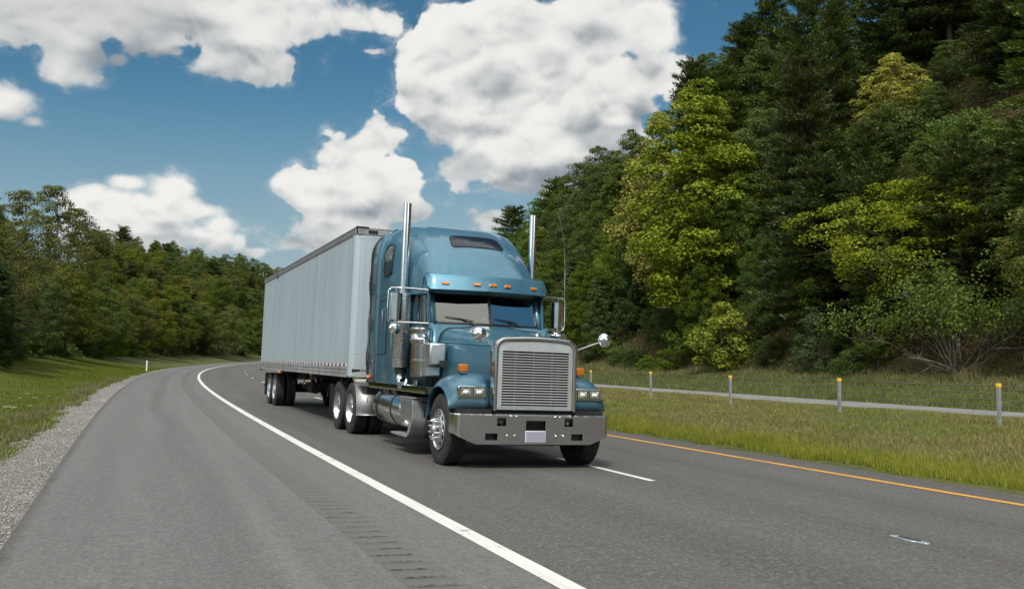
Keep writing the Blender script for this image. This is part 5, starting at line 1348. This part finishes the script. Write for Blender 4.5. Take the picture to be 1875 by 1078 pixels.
# ------------------------------------------------------------------ the wooded slopes
CELL = 10; GW, GH = 1875 // CELL + 40, 720 // CELL
cover = np.zeros((GH, GW), bool)
def stamp(s, o, h, rad, test=False, frac=.78):
    x, y, z = [float(q) for q in land(s, o)]
    if y < 8: return 0.0
    u, v0, d = project(x, y, z + h*.12); _, v1, _ = project(x, y, z + h)
    ru = rad * FPX / d; uu = (np.arange(GW) - 20 + .5) * CELL; vv = (np.arange(GH) + .5) * CELL
    U, Vv = np.meshgrid(uu, vv); c = (v0 + v1)/2; hh = (v0 - v1)/2 + 1e-3
    m = ((U - u)/max(ru, 1e-3))**2 + ((Vv - c)/hh)**2 < (1.0 if test else frac)
    m &= (U > -120) & (U < 2060)
    if test: return (m & ~cover).sum() / max(1, 1) , m.sum()
    cover[m] = True
cand = []
r = np.random.default_rng(5)
for o in np.arange(37.5, 150, 4.4):                              # slope on the far side of the median
    for s in np.arange(-26, 330, 5.0 + (o - 36) * .012):
        so_, oo_ = s + r.uniform(-1.9, 1.9), o + r.uniform(-1.7, 1.7); x, y, z = [float(q) for q in land(so_, oo_)]
        if y < 12: continue
        u, v, d = project(x, y, z + 8)
        if u < 760 or u > 2080: continue
        pines = float(np.interp(u, [1050, 1250, 1400, 1500], [.12, .25, .7, .85]))
        if o < 46: pines *= .55
        q = r.uniform()
        if q < pines: key = ['pine_a', 'pine_b', 'pine_c'][r.integers(3)]; h = r.uniform(11, 16.5)
        else: key = ['darkoak', 'maple', 'oak', 'olive', 'column'][r.choice(5, p=[.34, .26, .2, .12, .08])]; h = r.uniform(9.5, 15)
        if o < 41: h *= .75; key = key if not key.startswith('pine') else 'pine_c'
        cand.append((d, so_, oo_, key, h, 'R'))
for o in np.arange(-14.5, -150, -4.8):                         # wood along the shoulder and the low hill behind it
    for s in np.arange(18, 330, 5.0):
        so_, oo_ = s + r.uniform(-1.9, 1.9), o + r.uniform(-1.7, 1.7); x, y, z = [float(q) for q in land(so_, oo_)]
        if y < 20: continue
        u, v, d = project(x, y, z + 8)
        if u < -160 or u > 1080: continue
        q = r.uniform()
        if d > 130 and q < .07: key = ['pine_a', 'pine_b', 'pine_c'][r.integers(3)]; h = r.uniform(9, 14)
        else: key = ['darkoak', 'maple', 'oak', 'olive'][r.choice(4, p=[.22, .16, .12, .5])]; h = r.uniform(8.5, 12.5)
        h *= float(np.interp(-oo_, [13, 24], [.78, 1.0]))
        cand.append((d, so_, oo_, key, h, 'L'))
for (s, o, h, rad) in OCC:
    x, y, z = [float(q) for q in land(s, o)]; cand.append((project(x, y, z)[2], s, o, None, h, rad))
for s in np.arange(-4, 150, 3.7):                              # full, low branched trees close the foot of the slope
    so_, oo_ = s + r.uniform(-1, 1), 35.6 + r.uniform(-.4, 1.6); x, y, z = [float(q) for q in land(so_, oo_)]
    if y < 12: continue
    u = project(x, y, z)[0]
    if u < 860 or u > 2080 or 1560 < u < 1870: continue
    cand.append((project(x, y, z)[2], so_, oo_, ['maple', 'column', 'darkoak', 'maple'][r.integers(4)], r.uniform(5.0, 9.0), 'R'))
YD = [project(*[float(q) for q in land(a, b)])[2] for a, b, c_, d_ in OCC][2]
cand.sort(key=lambda c: c[0]); nR = nL = 0
for d, s, o, key, h, side_ in cand:
    if key is None: stamp(s, o, h, side_); continue
    if any(abs(s - a) < 2.6 and abs(o - b) < 2.2 for a, b, _, _ in OCC): continue
    if side_ == 'R':                                           # the yellow crown stands clear of the trees below it
        x, y, z = [float(q) for q in land(s, o)]; u_ = project(x, y, z + h)[0]
        if abs(u_ - 1645) < 70 + RAD[key]*h/NAT[key]*FPX/d and d < YD + 4:
            while h > 4 and project(x, y, z + h)[1] < 228: h *= .93
            if h <= 4: key, h = 'shrubdark', 4.2
    rad = RAD[key]*h/NAT[key]
    vis, tot = stamp(s, o, h, rad, True)
    if tot < 2 or vis < max(2, tot*.10): continue
    stamp(s, o, h, rad)
    pn = key.startswith('pine'); x, y, z = [float(q) for q in land(s, o)]
    kind_ = 'dark layered pine' if pn else dict(shrubdark='low dark shrub', darkoak='dark green leafy tree', maple='mid green leafy tree', oak='mid green leafy tree', olive='olive tinted leafy tree', column='bluish green leafy tree')[key]
    u_, v_, _ = project(x, y, z + h*.55)
    if side_ == 'R':
        nR += 1
        zone = 'high on the slope' if v_ < 190 else 'halfway up the slope' if v_ < 420 else 'low on the slope'
        k_ = int(np.searchsorted([1120, 1225, 1345, 1470, 1580, 1715], u_))
        where = ['behind the far mirrors', 'between far mirrors and tall pale crown', 'around the tall pale crown', 'between pale and lone yellow crowns',
                 'just before the lone yellow crown', 'around the lone yellow crown', 'above the spreading bare stems'][k_]
    else:
        nL += 1
        zone = 'in the roadside wood' if (o > -30 and d < 140) else 'on the low hill'
        k_ = int(np.searchsorted([70, 140, 290, 390], u_))
        where = ['at its near end', 'under the thin skyline tree', 'between thin skyline tree and marker post', 'above the white marker post', 'next to the brownish tree and trailer'][k_]
    lab = kind_ + ' ' + zone + ', ' + where; grp = kind_ + 's ' + zone + ', ' + where
    plant(key, s, o, h, r.uniform(.88, 1.15), name='pine_tree' if pn else 'shrub' if key == 'shrubdark' else 'leafy_tree', label=lab, cat='tree', group=grp)
print('HERO', [(u, round(s, 1), o, round(h, 1), [round(float(q), 1) for q in land(s, o)]) for u, (s, o, h, rd) in enumerate(OCC)])
print('trees', nR, nL, 'cand', len(cand))
# shrubs along both wood edges
for s in np.arange(6, 150, 3.2):
    o = 34.6 + r.uniform(-.8, 1.6); x, y, z = [float(q) for q in land(s, o)]; u = project(x, y, z)[0]
    if y < 10 or u > 1960 or u < 1060 or 1660 < u < 1900: continue
    plant(['shrub', 'shrubdark', 'shrubdark'][r.integers(3)], s, o, r.uniform(1.2, 3.0), r.uniform(.8, 1.3), name='shrub', label='leafy shrub at the wood edge along the foot of the steep slope', cat='shrub', group='shrubs at the slope foot')
for s in np.concatenate([np.arange(22, 150, 2.6), np.arange(150, 270, 5.0)]):
    o = -14.2 + r.uniform(-1.6, .5); x, y, z = [float(q) for q in land(s, o)]; u = project(x, y, z)[0]
    if u < -60 or u > 480: continue
    plant(['shrubdark', 'shrubdark', 'shrub'][r.integers(3)], s, o, r.uniform(1.0, 2.6), r.uniform(.8, 1.3), name='shrub', label='dark shrub under the trees at the edge of the roadside wood', cat='shrub', group='shrubs under the roadside wood')
# bare-stemmed shrub
def bare_shrub():
    r = np.random.default_rng(77); s = at_px(1748, 35.0); x, y, z = [float(q) for q in land(s, 35.0)]
    e = tag(empty('bare_shrub', (x, y, z - .1)), 'spreading shrub with many pale bare stems and few leaves at the slope foot', 'shrub')
    mb = MB(); tips = []
    def grow(p, d, ln, rad, lev):
        q = p; pts = [p]
        for i in range(4):
            d = unit((d + r.normal(size=3)*.13 + np.array([0, 0, .02]))[None])[0]; q = q + d*ln/4; pts.append(q)
        mb.tube([tuple(a) for a in pts], [rad*(1 - .16*i) for i in range(5)], 5)
        if lev < 3:
            for i in range(3 if lev < 2 else 2):
                j = r.integers(1, 5); dd = unit((d + r.normal(size=3)*.55 + np.array([0, 0, .10]))[None])[0]; grow(pts[j], dd, ln*r.uniform(.45, .72), rad*.5, lev + 1)
        else: tips.append(pts[-1]); tips.append(pts[2])
    for k in range(17):
        a = r.uniform(0, 6.28); t_ = r.uniform(.12, 1.25); d = np.array([math.cos(a)*math.sin(t_), math.sin(a)*math.sin(t_), math.cos(t_)])
        grow(np.array([r.normal()*.16, r.normal()*.16, 0.]), d, r.uniform(2.6, 4.3), r.uniform(.018, .036), 0)
    o = mb.build('stems', 'twig_pale', e, smooth=60)
    T_ = np.array([t_ for t_ in tips if t_[2] > 2.2]); idx = r.integers(0, len(T_), 9000); Cc = T_[idx] + r.normal(size=(9000, 3))*.30
    V, F = leaf_quads(Cc, unit(r.normal(size=(9000, 3)) + np.array([0, 0, .8])), .16, .11, r)
    np_mesh('foliage', V, F, 'leaf_mid', e, attrs={'tint': r.uniform(0, 1, 9000)})
bare_shrub()

# ------------------------------------------------------------------ grass and ground cover
def blades(name, s, o, hgt, wid, mat, r, lean=.35, kind='stuff'):
    x, y, z = land(s, o); n = len(x); a = r.uniform(0, 6.28, n); ln = np.abs(r.normal(size=n))*lean
    b = r.uniform(0, 6.28, n); B = np.stack([np.cos(a), np.sin(a), np.zeros(n)], 1)*wid[:, None]*.5
    T = np.stack([np.cos(b)*ln*hgt, np.sin(b)*ln*hgt, hgt], 1); C = np.stack([x, y, z - .01], 1)
    V = np.empty((n, 3, 3)); V[:, 0] = C - B; V[:, 1] = C + B; V[:, 2] = C + T
    ob = np_mesh(name, V.reshape(-1, 3), np.arange(n*3).reshape(n, 3), mat, attrs={'tint': np.clip(r.uniform(0, 1, n)*.6 + vnoise(x, y, .8, 2)*.4, 0, 1)}); ob['kind'] = kind
    return ob
def in_view(s, o, m=420):
    x, y, z = land(s, o); ok = y > 3; u = 937.5 + FPX*x/np.maximum(y, 1e-3); return ok & (u > -m) & (u < 1875 + m)
r = np.random.default_rng(3)
def field(n, s0, s1, o0, o1, pw=1.6):
    s = s0 + (s1 - s0)*r.uniform(0, 1, n)**pw; o = r.uniform(o0, o1, n); k = in_view(s, o); return s[k], o[k]
# bright uncut fringe along the pavement edge
n = 110000; s = -2 + 75*r.uniform(0, 1, n)**1.5; w = np.abs(r.normal(size=n))
o = O_R + .25 + (vnoise(s, 1.0, .8, 5) - .5)*.45 + np.abs(r.normal(size=n))*.62; k = in_view(s, o); s, o = s[k], o[k]
h = r.uniform(.06, .20, len(s))*(.6 + .7*vnoise(s*1.0, o*1.0, 1.3, 1)); blades('grass_fringe', s, o, h, .010 + .0006*np.abs(s), 'grass_bright', r)
s, o = field(290000, -2, 95, O_R + .5, 18.6, 1.5); h = (.03 + .09*vnoise(s, o, 1.7, 4)*r.uniform(.4, 1.2, len(s)))
g = vnoise(s, o, 2.6, 8); m = g + r.normal(size=len(g))*.18 < .40
blades('median_grass', s[m], o[m], h[m], .010 + .0007*np.abs(s[m]), 'grass_green', r, .6); blades('dry_grass', s[~m], o[~m], h[~m]*1.1, .009 + .0007*np.abs(s[~m]), 'grass_dry', r, .6)
s, o = field(60000, 0, 120, 27.0, 34.5, 1.2); h = .10 + .30*vnoise(s, o, 2.2, 3)*r.uniform(.3, 1.2, len(s)); blades('far_verge_grass', s, o, h, .03 + .0008*s, 'grass_green', r, .5)
s, o = field(30000, 0, 100, 32.0, 39, 1.2); h = .10 + .5*vnoise(s, o, 1.8, 6)*r.uniform(.3, 1.2, len(s)); blades('dry_weeds', s, o, h, .03 + .0005*s, 'grass_dry', r, .6)
s, o = field(150000, 5, 120, -13.5, -4.2, 1.5)
k = o < O_L - .75 + (vnoise(s, 0*s, 2.0, 9) - .5)*1.2 - .3*r.uniform(0, 1, len(s)) ; s, o = s[k], o[k]
h = (.04 + .08*vnoise(s, o, 1.9, 5)*r.uniform(.4, 1.2, len(s)))*np.interp(-o, [4.2, 5.2, 7], [1.5, 1.0, .8]); blades('verge_grass', s, o, h, .009 + .0007*np.abs(s), 'grass_lush', r, .5)
n = 14000; s = 4 + 60*r.uniform(0, 1, n)**1.5; o = O_L - .85 - np.abs(r.normal(size=n))*.4 - (vnoise(s, 0*s, 2.2, 9) - .5)*.8; kk = vnoise(s, o, .5, 6) > .55; s, o = s[kk], o[kk]
blades('verge_weeds', s, o, r.uniform(.05, .25, len(s)), .012 + .0006*s, 'grass_dry', r, .7)
# leaf litter and low creepers on the wood floor
def carpet(name, n, s0, s1, o0, o1, size, mat, hmax):
    s, o = field(n, s0, s1, o0, o1, 1.1); x, y, z = land(s, o); hh = hmax*vnoise(s, o, 2.0, 2)**2*r.uniform(0, 1, len(s))
    V, F = leaf_quads(np.stack([x, y, z + .02 + hh], 1), unit(r.normal(size=(len(s), 3))*.5 + np.array([0, 0, 1.])), size, size*.7, r)
    np_mesh(name, V, F, mat, attrs={'tint': r.uniform(0, 1, len(s))})['kind'] = 'stuff'
mat_leaf('litter', (0.06, 0.030, 0.014), (0.16, 0.085, 0.035), (0.26, 0.20, 0.04), .12, transl=.1, hue=.05)
carpet('leaf_litter', 40000, 0, 110, 34, 60, .16, 'litter', .05); carpet('undergrowth', 110000, -5, 130, 34.5, 75, .22, 'leaf_dark', 1.5); carpet('slope_undergrowth', 120000, 0, 140, 40, 95, .30, 'leaf_dark', 1.8)
carpet('shade_undergrowth', 60000, 20, 260, -26, -13.2, .22, 'leaf_dark', .9)
# loose stones of the verge
def stones():
    n = 16000; s = 3 + 45*r.uniform(0, 1, n)**1.7; o = O_L - .03 - np.abs(r.uniform(0, 1, n))**1.2*1.05; x, y, z = land(s, o); sz = r.uniform(.004, .013, n)*(1 + s*.012)
    base = np.array([(1,0,0),(-1,0,0),(0,1,0),(0,-1,0),(0,0,1),(0,0,-1)], float)
    V = base[None]*sz[:, None, None]*r.uniform(.6, 1.3, (n, 6, 1)); a = r.uniform(0, 6.28, n); c, q = np.cos(a), np.sin(a)
    X = V[:, :, 0]*c[:, None] - V[:, :, 1]*q[:, None]; Y = V[:, :, 0]*q[:, None] + V[:, :, 1]*c[:, None]
    V = np.stack([X + x[:, None], Y + y[:, None], V[:, :, 2]*.7 + z[:, None] + .018], 2)
    f = np.array([(0,2,4),(2,1,4),(1,3,4),(3,0,4),(2,0,5),(1,2,5),(3,1,5),(0,3,5)]); F = (np.arange(n)[:, None, None]*6 + f[None]).reshape(-1, 3)
    m, t, b, o_ = new_mat('stone'); at = t.nodes.new('ShaderNodeAttribute'); at.attribute_name = 'tint'
    t.links.new(mixc(t, N(t, at.outputs['Fac']), (0.13, 0.12, 0.11), (0.42, 0.40, 0.37)), b.inputs['Base Color']); b.inputs['Roughness'].default_value = .9
    np_mesh('gravel_stones', V.reshape(-1, 3), F, 'stone', attrs={'tint': np.repeat(r.uniform(0, 1, n), 8)})['kind'] = 'stuff'
stones()

# ------------------------------------------------------------------ cable barrier
simple('galvanised', (0.42, 0.44, 0.46), 0.5, metal=0.6, var=0.2, vscale=7); simple('yellow_cap', (0.80, 0.50, 0.035), 0.45, var=0.06); simple('wire_rope', (0.16, 0.17, 0.17), 0.5, metal=0.6)
simple('white_plastic', (0.78, 0.78, 0.76), 0.5, var=0.05); simple('pole_wood', (0.20, 0.18, 0.16), 0.9, var=0.3)
def barrier():
    d = Vector((-math.sin(R(20.6)), math.cos(R(20.6)), 0)); p0 = Vector((10.4, 20.8, 0)); st = 5.1
    root = tag(empty('cable_barrier', (p0.x, p0.y, 0)), 'four wire cable fence on galvanised posts with yellow caps along the grassy median', 'fence')
    inv = Matrix.Translation(-p0)
    def ground_z(p):
        # nearest point of the road line
        i = int(np.argmin((PC[:, 0] - p.x)**2 + (PC[:, 1] - p.y)**2)); q = Vector((p.x - PC[i, 0], p.y - PC[i, 1])); o = q.x*PN[i, 0] + q.y*PN[i, 1]
        return float(land(SS[i], o)[2])
    tops = []; proto = None
    for k in range(-3, 16):
        p = p0 + d*st*k; z = ground_z(p)
        if proto is None:
            mb = MB(); a, b = .040, .028
            prof = [(-a,-b),(a,-b),(a,-b+.006),(-a+.006,-b+.006),(-a+.006,b-.006),(a,b-.006),(a,b),(-a,b)]
            mb.prism(prof, 'xy', -.3, .90); mb.box(-.045,.048,-.034,.034,.835,.842)
            ob = mb.build('post', 'galvanised', root, bevel=.003)
            mc = MB(); mc.box(-.047,.050,-.036,.036,.84,.925); cp = mc.build('yellow_cap', 'yellow_cap', ob, bevel=.008); proto = (ob, cp)
        else:
            ob = proto[0].copy(); COL.objects.link(ob); ob.parent = root; cp = proto[1].copy(); COL.objects.link(cp); cp.parent = ob
        ob.location = (p.x - p0.x, p.y - p0.y, z); ob.rotation_euler = (random.uniform(-.02, .02), random.uniform(-.02, .02), R(20.6) + math.pi/2)
        tops.append(Vector((p.x - p0.x, p.y - p0.y, z)))
    for h in (.87, .72, .58, .44):
        mb = MB(); pts = []
        for a, b in zip(tops[:-1], tops[1:]):
            for f in (0, .25, .5, .75): pts.append(a.lerp(b, f) + Vector((.03, .03, h - .012*math.sin(math.pi*f))))
        mb.tube(pts + [tops[-1] + Vector((.03, .03, h))], .010, 6); mb.build('cable', 'wire_rope', root, smooth=60)
barrier()
# delineator, utility pole
s_, o_ = 88.0, O_L - .9
xx, yy, zz = [float(q) for q in land(s_, o_)]
mb = MB(); mb.box(-.05, .05, -.012, .012, -.1, .98); mb.box(-.05,.05,-.020,-.0125,.80,.95)
dl = tag(mb.build('delineator_post', 'white_plastic', None, bevel=.004), 'thin white marker post beside the shoulder at the bend', 'post'); dl.location = (xx, yy, zz); dl.rotation_euler = (0, .03, R(20))
s_ = invert(481, -46); xx, yy, zz = [float(q) for q in land(s_, -46)]
zt = CAMH + yy*math.tan(PITCH + math.atan((539 - 499)/FPX))
up_ = tag(empty('utility_pole', (xx, yy, zz)), 'wooden utility pole with a single crossarm rising from the distant trees', 'pole'); H_ = zt - zz
mb = MB(); mb.tube([(0,0,-.5),(0,0,H_)], [.17,.12], 10); mb.build('pole', 'pole_wood', up_)
mb = MB(); mb.box(-1.15,1.15,-.06,.06,H_-.75,H_-.62); mb.build('crossarm', 'pole_wood', up_)
for xk in (-1.05, 0, 1.05):
    mb = MB(); mb.lathe([(0,.05),(.1,.06),(.18,.03),(.19,.001)], (xk, 0, H_-.62 if xk else H_), 'z', 10); mb.build('insulator', 'white_plastic', up_)

# ------------------------------------------------------------------ worn pavement marker on the lane joint
simple('marker_frame', (0.40, 0.46, 0.48), 0.4, metal=0.4, var=0.25, vscale=30); simple('marker_core', (0.045, 0.045, 0.055), 0.5, var=0.5, vscale=30)
mm = frame_matrix(6.92, 3.87, 21.5)
mk = tag(empty('pavement_marker', mat=mm), 'small pale edged metal reflector set into the lane joint', 'road marker')
mb = MB(); mb.prism([(-.22,-.03),(-.18,-.055),(-.05,-.05),(0,-.075),(.10,-.07),(.12,-.045),(.22,-.04),(.235,0),(.20,.04),(.06,.05),(.02,.075),(-.09,.07),(-.11,.045),(-.20,.04)], 'xy', 0, .012); mb.build('casting', 'marker_frame', mk, bevel=.004)
mb = MB(); mb.prism([(-.13,-.02),(-.04,-.04),(.05,-.045),(.15,-.015),(.10,.03),(.0,.045),(-.08,.03)], 'xy', .006, .020); mb.build('lens_bed', 'marker_core', mk, bevel=.003)

# ------------------------------------------------------------------ dark car far behind the trailer
simple('car_paint', (0.012, 0.013, 0.015), 0.25, coat=1.0)
def car():
    M = frame_matrix(57.5, 5.6, 19.0); c = tag(empty('car', mat=M), 'black car mostly hidden behind the rear of the trailer', 'car')
    mb = MB(); prof = [(2.25,.35),(2.28,.62),(2.15,.78),(1.2,.95),(.95,1.0),(.35,1.48),(.1,1.56),(-1.7,1.58),(-2.1,1.45),(-2.28,1.02),(-2.3,.40)]
    rows = []
    for y, ins in ((-.90,.10),(-.92,.03),(-.86,.0),(0,-.02),(.86,.0),(.92,.03),(.90,.10)):
        rows.append([(x*(1-ins*.15), y*(1 - (.16 if z > 1.05 else 0)), z - ins*.3*(1 if z > 1 else 0)) for x, z in prof])
    mb.rows(rows)
    for rr in (rows[0], rows[-1]): mb.add(rr, [tuple(range(len(rr)))])
    b = mb.build('body', 'car_paint', c, smooth=35)
    mb = MB(); mb.add([(.93,-.70,1.04),(.93,.70,1.04),(.40,.66,1.46),(.40,-.66,1.46)], [(0,1,2,3)]); mb.v = [(x+.03,y,z+.02) for x,y,z in mb.v]; mb.build('windshield', 'dark_glass', c, smooth=0)
    for sd in (-1, 1):
        mb = MB(); mb.add([(.6,sd*.80,1.06),(.15,sd*.775,1.44),(-1.7,sd*.775,1.46),(-1.95,sd*.80,1.08)], [(0,1,2,3)]); mb.build('side_window', 'dark_glass', c, smooth=0)
        mb = MB(); mb.box(2.16,2.27,sd*.55,sd*.86,.66,.78); mb.build('headlight', 'lamp_lens', c, bevel=.02)
        for xx in (1.4, -1.4):
            mb = MB(); mb.lathe([(-.09,.2),(-.11,.22),(-.11,.31),(-.08,.34),(.08,.34),(.11,.31),(.11,.22),(.09,.2)], (xx, sd*.84, .335), 'y', 28); w = mb.build('wheel', 'rubber', c)
            mb = MB(); mb.lathe([(sd*.10,.215),(sd*.08,.2),(sd*.09,.05),(sd*.1,.001)], (xx, sd*.84, .335), 'y', 20); mb.build('rim', 'aluminium', w)
car()

# ------------------------------------------------------------------ white wildflowers
simple('petal', (0.75, 0.75, 0.72), 0.7); simple('stem_green', (0.07, 0.10, 0.02), 0.7)
def flower():
    st = MB(); st.tube([(0,0,0),(.01,.005,.14),(.015,0,.26)], .004, 4); stem = st.build('wildflower', 'stem_green', None)
    mb = MB()
    for k in range(9):
        a = 2*math.pi*k/9; c, q = math.cos(a), math.sin(a)
        mb.add([(.015,0,.262),(.015+.025*c-.012*q, .025*q+.012*c,.272),(.015+.055*c,.055*q,.268),(.015+.025*c+.012*q,.025*q-.012*c,.272)], [(0,1,2,3)])
    mb.build('flower_head', 'petal', stem, smooth=0); return stem
fl = flower(); first = True
spots = [(2,9.6),(6,10.4)] 
pts = [(15,762),(22,757),(8,757),(52,756),(48,733),(36,740),(62,744),(88,735),(5,758),(28,760),(210,700),(214,698),(205,701),(90,772)]
def ground_hit(u, v):
    best = None
    for s in np.arange(8, 110, .5):
        for o in np.arange(-12.5, -4.4, .25):
            pass
    S_, O_ = np.meshgrid(np.arange(8, 110, .25), np.arange(-13, -4.4, .1)); x, y, z = land(S_.ravel(), O_.ravel()); zz = z - CAMH
    yc = math.cos(PITCH)*y + math.sin(PITCH)*zz; zc = -math.sin(PITCH)*y + math.cos(PITCH)*zz; U = 937.5 + FPX*x/yc; Vv = 539 - FPX*zc/yc
    i = int(np.argmin((U - u)**2 + (Vv - v)**2)); return float(S_.ravel()[i]), float(O_.ravel()[i])
loc = [ground_hit(u, v + 8) for u, v in pts]
for (s, o) in loc:
    x, y, z = [float(q) for q in land(s, o)]
    if first: f_ = fl; first = False
    else:
        f_ = fl.copy(); COL.objects.link(f_)
        for ch in fl.children: c = ch.copy(); COL.objects.link(c); c.parent = f_
    f_.location = (x, y, z - .02); f_.rotation_euler = (0, 0, random.uniform(0, 6)); k = random.uniform(.8, 1.3) * max(.9, min(1.1, s/22)); f_.scale = (k, k, k)
    tag(f_, 'small white wildflower in the grass verge beside the gravel', 'flower', 'white wildflowers in the verge')
